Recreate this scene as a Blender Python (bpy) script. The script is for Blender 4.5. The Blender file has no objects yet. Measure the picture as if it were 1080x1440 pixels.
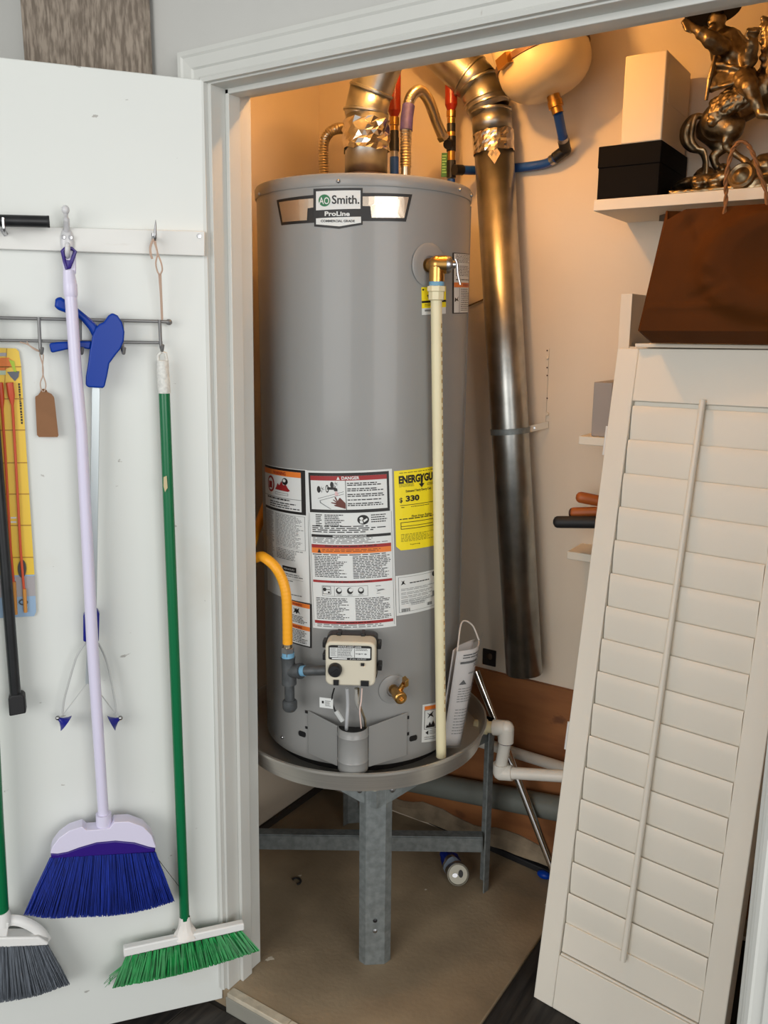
import bpy, bmesh, math, random
from mathutils import Vector, Matrix
from mathutils.geometry import tessellate_polygon
V3 = Vector
rng = random.Random(7)
scene = bpy.context.scene
COL = scene.collection
# World axes: X runs along the closet opening, Y goes into the closet, Z is up; the pad's outer left corner is (0, 0, 0).

# ------------------------------------------------------------------ camera
RT = V3((0.837668, 0.546115, 0.008542)); UP = V3((-0.118691, 0.166745, 0.978830)); FW = V3((-0.533129, 0.820947, -0.204496))
CP = V3((1.296, -1.316, 1.58)); FPX = 1200.0
cam = bpy.data.objects.new('camera', bpy.data.cameras.new('camera')); COL.objects.link(cam)
cam.data.sensor_fit = 'VERTICAL'; cam.data.sensor_height = 24; cam.data.lens = 24 * FPX / 1440
cam.data.clip_start = 0.02
cam.matrix_world = Matrix(((RT.x, UP.x, -FW.x, CP.x), (RT.y, UP.y, -FW.y, CP.y), (RT.z, UP.z, -FW.z, CP.z), (0, 0, 0, 1)))
scene.camera = cam
# ------------------------------------------------------------------ light
scene.view_settings.view_transform = 'Standard'; scene.view_settings.look = 'None'
scene.view_settings.gamma = 1; scene.view_settings.use_curve_mapping = False
scene.view_settings.exposure = 0.0
world = bpy.data.worlds.new('daylight'); scene.world = world; world.use_nodes = True
world.node_tree.nodes['Background'].inputs[0].default_value = (0.94, 0.97, 1.0, 1)
world.node_tree.nodes['Background'].inputs[1].default_value = 0.64
def area(name, loc, target, sx, sy, power, col):
    l = bpy.data.lights.new(name, 'AREA'); l.shape = 'RECTANGLE'; l.size = sx; l.size_y = sy; l.energy = power; l.color = col
    o = bpy.data.objects.new(name, l); COL.objects.link(o); o.location = loc
    o.rotation_euler = (V3(target) - V3(loc)).to_track_quat('-Z', 'Y').to_euler(); return o
area('garage_door_daylight', (4.1, -2.05, 1.80), (0.3, 0.0, 1.0), 2.2, 2.0, 72, (1.0, 0.985, 0.955))
area('daylight_fill', (0.7, -4.3, 1.9), (0.6, 0.2, 1.0), 2.6, 2.0, 80, (1.0, 0.985, 0.955))  # added fill behind the camera, brightens the louvred panels and heater front
LAMP = V3((0.30, 0.33, 2.33)); LAMP_POWER = 43.0; LAMP_COL = (1.0, 0.48, 0.13)

# ------------------------------------------------------------------ pixel rays (1080x1440 frame) met with real surfaces
def ray(x, y): return FW + RT * ((x - 540) / FPX) + UP * ((720 - y) / FPX)
def onplane(x, y, p, n):
    d = ray(x, y); return CP + d * ((V3(p) - CP).dot(n) / d.dot(n))
def onV(x, y, v): return onplane(x, y, (0, v, 0), V3((0, 1, 0)))
def onU(x, y, u): return onplane(x, y, (u, 0, 0), V3((1, 0, 0)))
def onZ(x, y, z): return onplane(x, y, (0, 0, z), V3((0, 0, 1)))
HX, HY, HR = 0.079, 0.457, 0.254
def oncyl(x, y, r):
    d = ray(x, y); ox, oy = CP.x - HX, CP.y - HY
    a = d.x ** 2 + d.y ** 2; b = 2 * (ox * d.x + oy * d.y); c = ox * ox + oy * oy - r * r
    q = b * b - 4 * a * c
    t = (-b - math.sqrt(max(q, 0))) / (2 * a); return CP + d * t
def thz(x, y, r):
    p = oncyl(x, y, r); return math.atan2(p.y - HY, p.x - HX), p.z
def cylp(th, z, r): return V3((HX + r * math.cos(th), HY + r * math.sin(th), z))
def pxm(p): return FPX / (V3(p) - CP).dot(FW)          # pixels per metre at a point

# ------------------------------------------------------------------ materials
def lin(c): return tuple(((v / 255) / 12.92 if v <= 10 else (((v / 255) + .055) / 1.055) ** 2.4) for v in c)
MATS = {}
def mat(name, col, rough=.5, metal=0, var=0.0, scale=6, bump=0.0, bscale=60, stretch=None, col2=None, detail=6, coat=0, alpha=1, emit=0, spec=.5, contrast=(.35, .65)):
    if name in MATS: return MATS[name]
    m = bpy.data.materials.new(name); m.use_nodes = True; MATS[name] = m
    nt = m.node_tree; b = nt.nodes['Principled BSDF']
    c = lin(col); b.inputs['Base Color'].default_value = (*c, 1)
    b.inputs['Roughness'].default_value = rough; b.inputs['Metallic'].default_value = metal
    if spec != .5: b.inputs['Specular IOR Level'].default_value = spec
    if coat: b.inputs['Coat Weight'].default_value = coat; b.inputs['Coat Roughness'].default_value = .08
    if alpha < 1: b.inputs['Alpha'].default_value = alpha
    if emit: b.inputs['Emission Color'].default_value = (*c, 1); b.inputs['Emission Strength'].default_value = emit
    if var or col2 or bump:
        tc = nt.nodes.new('ShaderNodeTexCoord'); src = tc.outputs['Object']
        if stretch:
            mp = nt.nodes.new('ShaderNodeMapping'); mp.inputs['Scale'].default_value = stretch
            nt.links.new(src, mp.inputs[0]); src = mp.outputs[0]
    if var or col2:
        n = nt.nodes.new('ShaderNodeTexNoise'); n.inputs['Scale'].default_value = scale; n.inputs['Detail'].default_value = detail
        nt.links.new(src, n.inputs['Vector'])
        r = nt.nodes.new('ShaderNodeValToRGB'); e = r.color_ramp.elements
        e[0].position, e[1].position = contrast
        k2 = lin(col2) if col2 else tuple(min(1, v * (1 + var)) for v in c)
        k1 = c if col2 else tuple(v * (1 - var) for v in c)
        e[0].color = (*k1, 1); e[1].color = (*k2, 1)
        nt.links.new(n.outputs['Fac'], r.inputs[0]); nt.links.new(r.outputs[0], b.inputs['Base Color'])
    if bump:
        n2 = nt.nodes.new('ShaderNodeTexNoise'); n2.inputs['Scale'].default_value = bscale; n2.inputs['Detail'].default_value = 4
        nt.links.new(src, n2.inputs['Vector'])
        bp = nt.nodes.new('ShaderNodeBump'); bp.inputs['Strength'].default_value = bump; bp.inputs['Distance'].default_value = .004
        nt.links.new(n2.outputs['Fac'], bp.inputs['Height']); nt.links.new(bp.outputs[0], b.inputs['Normal'])
    return m
def marked(m, col, scale, lo, hi, stretch=None, amount=1.0):
    """scuffs / specks of another colour laid over a paint or slab material"""
    nt = m.node_tree; b = nt.nodes['Principled BSDF']
    tc = nt.nodes.new('ShaderNodeTexCoord'); mp = nt.nodes.new('ShaderNodeMapping'); mp.inputs['Scale'].default_value = stretch or (1, 1, 1)
    n = nt.nodes.new('ShaderNodeTexNoise'); n.inputs['Scale'].default_value = scale; n.inputs['Detail'].default_value = 5
    r = nt.nodes.new('ShaderNodeValToRGB'); r.color_ramp.elements[0].position = lo; r.color_ramp.elements[1].position = hi
    r.color_ramp.elements[1].color = (amount, amount, amount, 1)
    mx = nt.nodes.new('ShaderNodeMix'); mx.data_type = 'RGBA'
    nt.links.new(tc.outputs['Object'], mp.inputs[0]); nt.links.new(mp.outputs[0], n.inputs['Vector']); nt.links.new(n.outputs['Fac'], r.inputs[0])
    nt.links.new(r.outputs[0], mx.inputs[0])
    old = b.inputs['Base Color']
    if old.is_linked: nt.links.new(old.links[0].from_socket, mx.inputs[6])
    else: mx.inputs[6].default_value = old.default_value
    mx.inputs[7].default_value = (*lin(col), 1); nt.links.new(mx.outputs[2], old)
    return m

WALLP = mat('drywall_paint', (216, 203, 184), .75, var=.03, scale=3, bump=.12, bscale=40)
ROOMW = mat('room_wall_paint', (190, 190, 186), .75, var=.03, scale=3, bump=.1, bscale=50)
DOORP = marked(marked(mat('door_paint', (217, 220, 216), .38, var=.015, scale=2), (196, 190, 176), 3.0, .60, .75, amount=.45), (120, 112, 104), 30, .735, .76, (1, 1, 2), .6)
TRIMP = marked(mat('trim_paint', (202, 203, 198), .42, var=.02, scale=4), (150, 140, 128), 42, .74, .78, (1, 1, .4), .5)
CONC = marked(marked(mat('concrete', (154, 136, 110), .7, var=.14, scale=7, bump=.25, bscale=90), (98, 84, 66), 2.6, .42, .72, amount=.7), (205, 196, 178), 26, .735, .75)
CURB = mat('curb_paint', (142, 140, 130), .6, var=.05, scale=10)
CURBL = mat('curb_edge', (190, 180, 160), .8, var=.15, scale=30, bump=.4)
PLANKS = [mat('dark_vinyl_plank_%d' % i, c, .55, spec=.3, scale=5, stretch=(14, 1.2, 14), col2=c2, bump=.1, bscale=20) for i, (c, c2) in
          enumerate([((30, 30, 31), (58, 54, 50)), ((34, 33, 33), (66, 61, 56)), ((25, 26, 27), (52, 50, 48))])]
PLY = marked(mat('plywood', (126, 76, 38), .65, scale=3, stretch=(1.2, 8, 7), col2=(150, 96, 52), bump=.05), (84, 46, 24), 5, .62, .72, (2, 2, 4), .7)
GREYW = mat('weathered_wood', (116, 104, 92), .7, scale=18, stretch=(5.5, 5.5, 1.5), col2=(160, 147, 133), bump=.35, bscale=18, contrast=(.40, .62))
TANK = mat('grey_enamel', (139, 139, 137), .44, var=.01, coat=.14)
GALV = mat('galvanised_steel', (176, 176, 172), .34, 1, var=.12, scale=24, bump=.04, bscale=30)
STAND = mat('galvanised_stand', (132, 138, 138), .5, .55, var=.16, scale=60)
ALU = mat('spun_aluminium', (206, 202, 194), .36, .8, var=.05, scale=4, stretch=(1, 1, 40))
FOIL = mat('foil_tape', (214, 206, 196), .16, 1)
FLEXM = mat('flex_stainless', (200, 186, 160), .28, 1)
BRASS = mat('brass', (196, 150, 84), .28, 1, var=.08)
STEEL = mat('steel', (170, 170, 172), .28, 1)
CHROME = mat('chrome', (225, 222, 218), .09, 1)
IRON = mat('black_iron', (84, 87, 89), .5, .45, var=.2, scale=50)
BLKP = mat('black_plastic', (22, 22, 24), .4)
BLKR = mat('black_rubber', (28, 28, 30), .6)
BLKT = mat('black_tube', (30, 31, 33), .35, var=.2, scale=30)
WHITEP = mat('white_plastic', (226, 226, 224), .35)
PVC = mat('pvc_white', (226, 222, 212), .35, var=.05, scale=12)
CPVC = mat('cpvc_cream', (228, 218, 180), .4, var=.03, scale=14)
BLUEPEX = mat('blue_pipe', (24, 74, 146), .38)
REDPEX = mat('red_pipe', (146, 38, 14), .3)
BLUEP = mat('blue_gloss_plastic', (3, 54, 150), .3, spec=.22)
BLUED = mat('deep_blue_plastic', (20, 26, 130), .3)
PURP = mat('purple_plastic', (44, 18, 120), .35)
LILAC = mat('lilac_plastic', (214, 210, 232), .3)
GREENP = mat('green_enamel', (8, 104, 62), .25)
CREAMT = mat('beige_plastic', (206, 199, 180), .45)
TANKC = mat('tank_cream', (214, 196, 160), .32, coat=.3)
YEL = mat('yellow_hose', (244, 168, 28), .45)
WHT = mat('label_white', (214, 216, 214), .5)
GRYT = mat('label_text_grey', (120, 122, 122), .6)
BLKL = mat('label_black', (24, 22, 22), .5)
REDL = mat('label_red', (150, 32, 34), .5)
ORL = mat('label_orange', (222, 120, 44), .5)
YLL = mat('label_yellow', (242, 220, 30), .5)
GRNL = mat('label_green', (28, 110, 66), .5)
SILV = mat('label_silver', (206, 190, 172), .25, .85)
SHELF = mat('shelf_paint', (226, 216, 198), .5, var=.02)
SHUT = mat('shutter_paint', (232, 226, 213), .42, var=.015, scale=5)
BRONZE = mat('bronze', (142, 126, 100), .40, 1, var=.5, scale=30, bump=.5, bscale=45)
BAGM = mat('brown_paper', (84, 45, 12), .75, var=.14, scale=6, bump=.4, bscale=16, spec=.12)
CARDB = mat('kraft_card', (134, 94, 62), .8, var=.05, scale=30)
TWINE = mat('twine', (186, 160, 142), .85)
GREYR = mat('grey_coated_wire', (120, 120, 120), .4, .3)

# ------------------------------------------------------------------ mesh builder
OFF = {}
class M:
    def __init__(s): s.v = []; s.f = []; s.m = []; s.cur = 0
    def mat(s, i): s.cur = i; return s
    def add(s, vs, fs):
        b = len(s.v); s.v += [V3(p) for p in vs]
        for f in fs: s.f.append([b + i for i in f]); s.m.append(s.cur)
        return s
    def box(s, a, b):
        x0, y0, z0 = a; x1, y1, z1 = b
        return s.add([(x0,y0,z0),(x1,y0,z0),(x1,y1,z0),(x0,y1,z0),(x0,y0,z1),(x1,y0,z1),(x1,y1,z1),(x0,y1,z1)],
                     [(0,3,2,1),(4,5,6,7),(0,1,5,4),(1,2,6,5),(2,3,7,6),(3,0,4,7)])
    def obox(s, c, ax, ay, az):
        c, ax, ay, az = V3(c), V3(ax), V3(ay), V3(az)
        vs = [c + ax*i + ay*j + az*k for k in (-1,1) for i, j in ((-1,-1),(1,-1),(1,1),(-1,1))]
        return s.add(vs, [(0,3,2,1),(4,5,6,7),(0,1,5,4),(1,2,6,5),(2,3,7,6),(3,0,4,7)])
    def prism(s, pts, vec):
        pts = [V3(p) for p in pts]; n = len(pts); vec = V3(vec)
        return s.add(pts + [p + vec for p in pts], [tuple(range(n))[::-1], tuple(range(n, 2*n))] + [(i, (i+1) % n, n + (i+1) % n, n + i) for i in range(n)])
    def tube(s, pts, r, n=12, cap=True, closed=False, sq=None, twist=0):
        pts = [V3(p) for p in pts]; k = len(pts)
        rs = r if isinstance(r, (list, tuple)) else [r] * k
        T = []
        for i in range(k):
            if closed: t = pts[(i+1) % k] - pts[i-1]
            else: t = pts[min(i+1, k-1)] - pts[max(i-1, 0)]
            T.append(t.normalized() if t.length > 1e-9 else V3((0,0,1)))
        ref = V3((0,0,1)) if abs(T[0].z) < .9 else V3((1,0,0))
        N = (ref - T[0]*ref.dot(T[0])).normalized(); vs = []
        for i in range(k):
            N = (N - T[i]*N.dot(T[i])).normalized(); B = T[i].cross(N)
            for j in range(n):
                a = 2*math.pi*j/n + twist; ca, sa = math.cos(a), math.sin(a)
                if sq: ca, sa = ca*sq[0], sa*sq[1]
                vs.append(pts[i] + (N*ca + B*sa)*rs[i])
        fs = []
        for i in range(k if closed else k-1):
            for j in range(n):
                a = i*n + j; b = i*n + (j+1) % n; i2 = (i+1) % k
                fs.append((a, b, i2*n + (j+1) % n, i2*n + j))
        if cap and not closed: fs += [tuple(range(n))[::-1], tuple(range((k-1)*n, k*n))]
        return s.add(vs, fs)
    def lathe(s, c, ax, prof, n=32, cap=True):
        ax = V3(ax).normalized(); c = V3(c)
        ref = V3((1,0,0)) if abs(ax.x) < .8 else V3((0,1,0)); A = (ref - ax*ref.dot(ax)).normalized(); B = ax.cross(A)
        vs = [c + ax*h + (A*math.cos(2*math.pi*j/n) + B*math.sin(2*math.pi*j/n))*r for r, h in prof for j in range(n)]
        k = len(prof); fs = [(i*n+j, i*n+(j+1) % n, (i+1)*n+(j+1) % n, (i+1)*n+j) for i in range(k-1) for j in range(n)]
        if cap: fs += [tuple(range(n))[::-1], tuple(range((k-1)*n, k*n))]
        return s.add(vs, fs)
    def ell(s, c, rx, ry=None, rz=None, n=14, ax=None):
        ry = ry or rx; rz = rz or rx; c = V3(c); A = ax or (V3((1,0,0)), V3((0,1,0)), V3((0,0,1)))
        rows = n // 2 + 1; vs = []
        for i in range(rows):
            p = math.pi*(i + .001*(i == 0) - .001*(i == rows-1))/(rows-1)
            for j in range(n):
                a = 2*math.pi*j/n
                vs.append(c + A[0]*rx*math.sin(p)*math.cos(a) + A[1]*ry*math.sin(p)*math.sin(a) + A[2]*rz*math.cos(p))
        fs = [(i*n+j, i*n+(j+1) % n, (i+1)*n+(j+1) % n, (i+1)*n+j) for i in range(rows-1) for j in range(n)]
        return s.add(vs, fs + [tuple(range(n))[::-1], tuple(range((rows-1)*n, rows*n))])
    def grid(s, rows):
        h = len(rows); w = len(rows[0])
        return s.add([p for r in rows for p in r], [(i*w+j, i*w+j+1, (i+1)*w+j+1, (i+1)*w+j) for i in range(h-1) for j in range(w-1)])
    def cap(s, a, b, ra, rb=None, n=12):
        """tapered limb with round ends"""
        a, b = V3(a), V3(b); rb = ra if rb is None else rb; d = (b - a).normalized(); P = []; R = []
        for k in range(5):
            q = math.pi/2*(1 - k/4); P.append(a - d*ra*math.sin(q)); R.append(max(ra*math.cos(q), ra*.03))
        for k in range(5):
            q = math.pi/2*k/4; P.append(b + d*rb*math.sin(q)); R.append(max(rb*math.cos(q), rb*.03))
        return s.tube(P, R, n)
    def build(s, name, ms, parent=None, smooth=35, bevel=0, solid=0, sub=0, remesh=0, recalc=True, wob=0):
        if not isinstance(ms, (list, tuple)): ms = [ms]
        if parent is None:
            mn = [min(p[i] for p in s.v) for i in range(3)]; mx = [max(p[i] for p in s.v) for i in range(3)]
            org = V3(((mn[0]+mx[0])/2, (mn[1]+mx[1])/2, mn[2]))
        else: org = OFF[parent.name]
        me = bpy.data.meshes.new(name); me.from_pydata([p - org for p in s.v], [], s.f)
        for m in ms: me.materials.append(m)
        me.polygons.foreach_set('material_index', s.m)
        if recalc:
            bm = bmesh.new(); bm.from_mesh(me); bmesh.ops.recalc_face_normals(bm, faces=bm.faces); bm.to_mesh(me); bm.free()
        if smooth:
            me.polygons.foreach_set('use_smooth', [True]*len(me.polygons)); me.set_sharp_from_angle(angle=math.radians(smooth))
        o = bpy.data.objects.new(name, me); COL.objects.link(o)
        if parent is None: o.location = org
        else: o.parent = parent
        OFF[o.name] = org
        if solid: md = o.modifiers.new('thickness', 'SOLIDIFY'); md.thickness = solid; md.offset = -1
        if remesh:
            md = o.modifiers.new('fuse', 'REMESH'); md.mode = 'VOXEL'; md.voxel_size = remesh; md.use_smooth_shade = True
            md = o.modifiers.new('soften', 'SMOOTH'); md.factor = .5; md.iterations = 4
        if bevel: md = o.modifiers.new('edge', 'BEVEL'); md.width = bevel; md.segments = 4 if bevel > .006 else 2; md.limit_method = 'ANGLE'; md.angle_limit = math.radians(40)
        if sub: md = o.modifiers.new('sub', 'SUBSURF'); md.levels = sub; md.render_levels = sub
        return o
def spline(pts, k=8):
    P = [V3(p) for p in pts]; Q = [P[0]*2 - P[1]] + P + [P[-1]*2 - P[-2]]; out = []
    for i in range(1, len(Q)-2):
        a, b, c, d = Q[i-1:i+3]
        for j in range(k):
            t = j/k; out.append(.5*((2*b) + (c-a)*t + (2*a-5*b+4*c-d)*t*t + (3*b-a-3*c+d)*t**3))
    return out + [P[-1]]
def tag(o, label=None, cat=None, group=None, kind=None):
    if label: o['label'] = label
    if cat: o['category'] = cat
    if group: o['group'] = group
    if kind: o['kind'] = kind
    return o
def thing(name, label, cat, loc, group=None):
    o = bpy.data.objects.new(name, None); COL.objects.link(o); o.location = loc; o.empty_display_size = .05
    OFF[o.name] = V3(loc); return tag(o, label, cat, group)
def struct(o): o['kind'] = 'structure'; return o
def lab(o, l): o['label'] = l; return o
def dup(o, parent=None, shift=None):
    c = o.copy(); COL.objects.link(c); c.parent = parent
    if shift is not None: c.location = c.location + V3(shift)
    return c
def copy_tree(root, shift, label):
    r = dup(root, None, shift); r['label'] = label
    for ch in [c for c in root.children]:
        d = dup(ch, r)
        for g in [c for c in ch.children]: dup(g, d)
    return r

# ------------------------------------------------------------------ printed labels: flat print on a mapped surface
TXT = {}
def text_mesh(t, bold=0):
    if (t, bold) in TXT: return TXT[(t, bold)]
    cu = bpy.data.curves.new('t', 'FONT'); cu.body = t; cu.size = 1; cu.offset = bold; cu.resolution_u = 3
    o = bpy.data.objects.new('t', cu); COL.objects.link(o)
    dg = bpy.context.evaluated_depsgraph_get(); ev = o.evaluated_get(dg); me = ev.to_mesh()
    vs = [(v.co.x, v.co.y) for v in me.vertices]; fs = [tuple(p.vertices) for p in me.polygons]; ev.to_mesh_clear()
    bpy.data.objects.remove(o); bpy.data.curves.remove(cu)
    x0 = min(v[0] for v in vs); x1 = max(v[0] for v in vs); y0 = min(v[1] for v in vs); y1 = max(v[1] for v in vs)
    TXT[(t, bold)] = ([((x-x0)/(x1-x0), 1-(y-y0)/(y1-y0)) for x, y in vs], fs); return TXT[(t, bold)]
class Decal:
    """(s,t) in 0..1 from the four corners TL,TR,BR,BL; fn maps interpolated corner coords + lift to a point"""
    def __init__(s, corners, fn, step): s.c = [tuple(c) for c in corners]; s.fn = fn; s.step = step; s.M = M(); s.ms = []
    def mid(s, m):
        if m not in s.ms: s.ms.append(m)
        s.M.cur = s.ms.index(m)
    def q(s, a, b):
        tl, tr, br, bl = s.c
        return tuple((tl[i]*(1-a)+tr[i]*a)*(1-b) + (bl[i]*(1-a)+br[i]*a)*b for i in range(len(tl)))
    def tris(s, T, layer):
        out = []; st = [tuple(s.q(*p) for p in t) for t in T]
        while st:
            t = st.pop(); e = [(math.dist(t[i], t[(i+1) % 3]), i) for i in range(3)]; L, i = max(e)
            if L > s.step:
                a, b, c = t[i], t[(i+1) % 3], t[(i+2) % 3]; m_ = tuple((p+q)/2 for p, q in zip(a, b)); st += [(a, m_, c), (m_, b, c)]
            else: out.append(t)
        for t in out: s.M.add([s.fn(p, .0008 + .0005*layer) for p in t], [(0, 1, 2)])
    def poly(s, pts, m, layer=1):
        s.mid(m); T = tessellate_polygon([[V3((p[0], p[1], 0)) for p in pts]])
        s.tris([[pts[i] for i in t] for t in T], layer); return s
    def rect(s, a, b, c, d, m, layer=1): return s.poly([(a, b), (c, b), (c, d), (a, d)], m, layer)
    def frame(s, a, b, c, d, w, h, m, layer=1):
        s.rect(a, b, c, b+h, m, layer); s.rect(a, d-h, c, d, m, layer); s.rect(a, b+h, a+w, d-h, m, layer); s.rect(c-w, b+h, c, d-h, m, layer); return s
    def disc(s, a, b, ra, rb, m, layer=1, n=20): return s.poly([(a+ra*math.cos(i*2*math.pi/n), b+rb*math.sin(i*2*math.pi/n)) for i in range(n)], m, layer)
    def text(s, t, a, b, c, d, m, layer=2, bold=0, vert=False):
        s.mid(m); vs, fs = text_mesh(t, bold)
        if vert: P = [(a+(c-a)*y, d-(d-b)*x) for x, y in vs]
        else: P = [(a+(c-a)*x, b+(d-b)*y) for x, y in vs]
        s.M.add([s.fn(s.q(*p), .0008+.0005*layer) for p in P], fs); return s
    def lines(s, a, b, c, d, n, m, layer=1, fill=.5, ragged=.3, word=.09):
        h = (d-b)/n
        for i in range(n):
            x = a; end = c - (c-a)*rng.random()*ragged
            while x < end:
                w = min(end-x, (c-a)*word*rng.uniform(.4, 1.7))
                s.rect(x, b+i*h, x+w, b+i*h+h*fill, m, layer); x += w + (c-a)*.022
        return s
    def build(s, name, parent, label=None):
        o = s.M.build(name, s.ms, parent, smooth=0, recalc=False)
        if label: o['label'] = label
        return o
def cyl_decal(px, r=HR): return Decal([thz(x, y, r) for x, y in px], lambda p, h: cylp(p[0], p[1], r+h), .07)
def cyl_px(r=HR):
    d = Decal([(0, 0), (1, 0), (1, 1), (0, 1)], lambda p, h: cylp(p[0], p[1], r+h), .07)
    d.q = lambda a, b: thz(a, b, r); return d
def flat_decal(P, n):
    n = V3(n).normalized(); P = [V3(p) for p in P]
    return Decal([tuple(p) for p in P], lambda p, h: V3(p) + n*h, 9)

# ================================================================== SETTING
LW, BW, RW, CZC, HZ = -0.39, 0.90, 1.62, 2.45, 2.052
struct(M().box((-1.9, -3.2, -.14), (3.2, .30, -.054)).build('floor', mat('subfloor', (40, 38, 36), .8)))
fl = bpy.data.objects['floor']
pk = []
def plank_row(parent, x0, x1, y0, y1, z, w, L):
    i = 0; x = x0
    while x < x1 - .01:
        y = y0 - ((i*.37) % 1)*L*.6
        while y < y1 - .01:
            a, b = max(y, y0), min(y+L, y1)
            if b - a > .02: M().box((x+.0012, a+.0012, z-.004), (min(x+w, x1)-.0012, b-.0012, z)).build('plank', PLANKS[rng.randrange(3)], parent, smooth=0, bevel=.0012)
            y += L
        x += w; i += 1
plank_row(fl, -1.35, 1.9, -2.3, -.014, -.05, .18, 1.2)
pad = struct(M().box((LW-.02, -.001, -.055), (.562, BW+.02, 0)).build('floor_pad', CONC, bevel=.003))
lab(pad, 'dusty tan concrete pad under the heater stand')
struct(M().box((0.0, -.013, -.054), (.562, -.001, -.010)).build('trim_1', CURB, bevel=.002))
m = M(); x = .004
while x < .55:
    w = rng.uniform(.14, .26); m.box((x, -.012, -.010), (min(x+w, .56), .012+rng.uniform(-.003, .003), .003+rng.uniform(-.001, .0015))); x += w+.001
struct(m.build('trim_2', CURBL, bevel=.002))
sf = struct(M().box((.562, -.03, -.055), (RW, BW+.02, -.009)).build('floor_side', mat('subfloor', (40, 38, 36))))
plank_row(sf, .566, RW, -.03, BW, -.005, .18, .9)
struct(M().box((LW-.1, .117, -.14), (LW, BW+.1, CZC)).build('wall_left', WALLP))
struct(M().box((LW-.1, BW, -.14), (RW+.1, BW+.1, CZC)).build('wall_back', WALLP))
struct(M().box((RW, .117, -.14), (RW+.1, BW, CZC)).build('wall_right', WALLP))
struct(M().box((LW-.1, .0, CZC), (RW+.1, BW+.1, CZC+.1)).build('ceiling', WALLP))
struct(M().box((-1.9, -3.2, 2.78), (3.2, 0.0, 2.88)).build('ceiling_room', ROOMW))
m = M(); m.box((-1.9, .0, -.14), (-.022, .117, 2.78)); m.box((-.022, .0, HZ+.03), (1.165, .117, 2.78)); m.box((1.165, .0, -.14), (3.2, .117, 2.78))
struct(m.build('wall_front', ROOMW, smooth=0))
struct(M().box((-2.0, -3.2, -.14), (-1.9, .117, 2.78)).build('wall_room', ROOMW))
# door frame of the closet: out-of-plumb left jamb, head jamb, right jamb, with stops
m = M()
m.prism([(-.021, 0, .0), (.0, 0, .0), (.030, 0, HZ+.002), (-.021, 0, HZ+.002)], (0, .117, 0))
m.prism([(.0, .040, .0), (.010, .040, .0), (.040, .040, HZ), (.030, .040, HZ)], (0, .034, 0))
struct(m.build('trim_3', TRIMP, bevel=.0015)); lab(bpy.data.objects['trim_3'], 'worn white left door jamb with stop strip')
m = M(); m.box((-.02, 0, HZ), (1.16, .117, HZ+.028)); m.box((.03, .040, HZ-.010), (1.14, .074, HZ+.001))
struct(m.build('trim_4', TRIMP, bevel=.0015))
m = M(); m.box((1.14, 0, -.01), (1.164, .117, HZ)); m.box((1.13, .040, -.01), (1.141, .074, HZ))
struct(m.build('trim_5', TRIMP, bevel=.0015))
# mitred casing with a moulded profile
prof = [(.0, .0), (.0, .010), (.006, .013), (.010, .011), (.024, .011), (.027, .015), (.046, .017), (.050, .020), (.058, .020), (.060, .0)]
def casing(name, path):
    rows = []
    for (x, z, dx, dz) in path: rows.append([V3((x + dx*w, -.0004-d, z + dz*w)) for w, d in prof])
    k = len(prof); m = M(); m.grid(rows); n = len(rows)
    m.add(rows[0], [tuple(range(k))]); m.add(rows[-1], [tuple(range(k))])
    return struct(m.build(name, TRIMP, smooth=25))
casing('trim_6', [(.030-.006-.002, HZ+.003, -1, 1), (1.146, HZ+.003, 1, 1)])
casing('trim_7', [(-.006, .005, -1, 0), (.022, HZ+.003, -1, 1)])
casing('trim_8', [(1.146, -.045, 1, 0), (1.146, HZ+.003, 1, 1)])

# ------------------------------------------------------------------ open door on the left, folded back into the room
DH0 = V3((-.018, -.004, -.03)); DH1 = V3((.021, -.009, 2.059)); DA = (DH1-DH0).normalized()
DD = V3((math.cos(math.radians(-128)), math.sin(math.radians(-128)), 0)); DD = (DD - DA*DD.dot(DA)).normalized()
DN = DA.cross(DD).normalized()
if DN.dot(CP - DH0) < 0: DN = -DN
def dp(x, y, n=0.0): return onplane(x, y, DH0 + DN*n, DN)
LD = (DH1-DH0).length; WD = .80
m = M(); c = DH0 + DD*(WD/2) + DA*(LD/2) - DN*.0175
m.obox(c, DD*(WD/2), DN*.0175, DA*(LD/2))
door = struct(m.build('door_1', DOORP, bevel=.002)); lab(door, 'white flat door swung open with brooms hung on it')
m = M()
for t in (.25, 1.05, 1.85):
    q = DH0 + DA*t - DN*.017 + DD*(-.004); m.tube([q - DA*.045, q + DA*.045], .006, 10)
m.build('hinge', STEEL, door)

# ================================================================== WATER HEATER
heater = thing('water_heater', 'tall grey gas water heater standing in the drain pan', 'water heater', (HX, HY, .53))
m = M()
m.lathe((HX, HY, 0), (0, 0, 1), [(.245, .551), (HR, .556), (HR, 1.884)], 96, cap=True)
jacket = m.build('jacket', TANK, heater)
m = M(); m.lathe((HX, HY, 0), (0, 0, 1), [(HR+.0025, 1.884), (HR+.0035, 1.886), (HR+.0035, 1.905), (HR+.001, 1.9095), (HR-.006, 1.911), (.2, 1.915), (.02, 1.918)], 96)
m.build('top_cap', TANK, heater)
m = M(); m.lathe((HX, HY, 0), (0, 0, 1), [(.232, .531), (.240, .552)], 48)
m.build('base_ring', BLKP, heater)
for x, y in ((476, 255), (365, 273), (646, 267), (662, 275)):
    th, z = thz(x, y, HR+.0035); M().ell(cylp(th, z, HR+.005), .0042, n=10).build('rivet', STEEL, heater)
th = thz(657, 600, HR)[0] + .10
m = M(); m.tube([cylp(th, .56, HR+.001), cylp(th, 1.88, HR+.001)], .003, 8); m.build('jacket_seam', TANK, heater)
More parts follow.
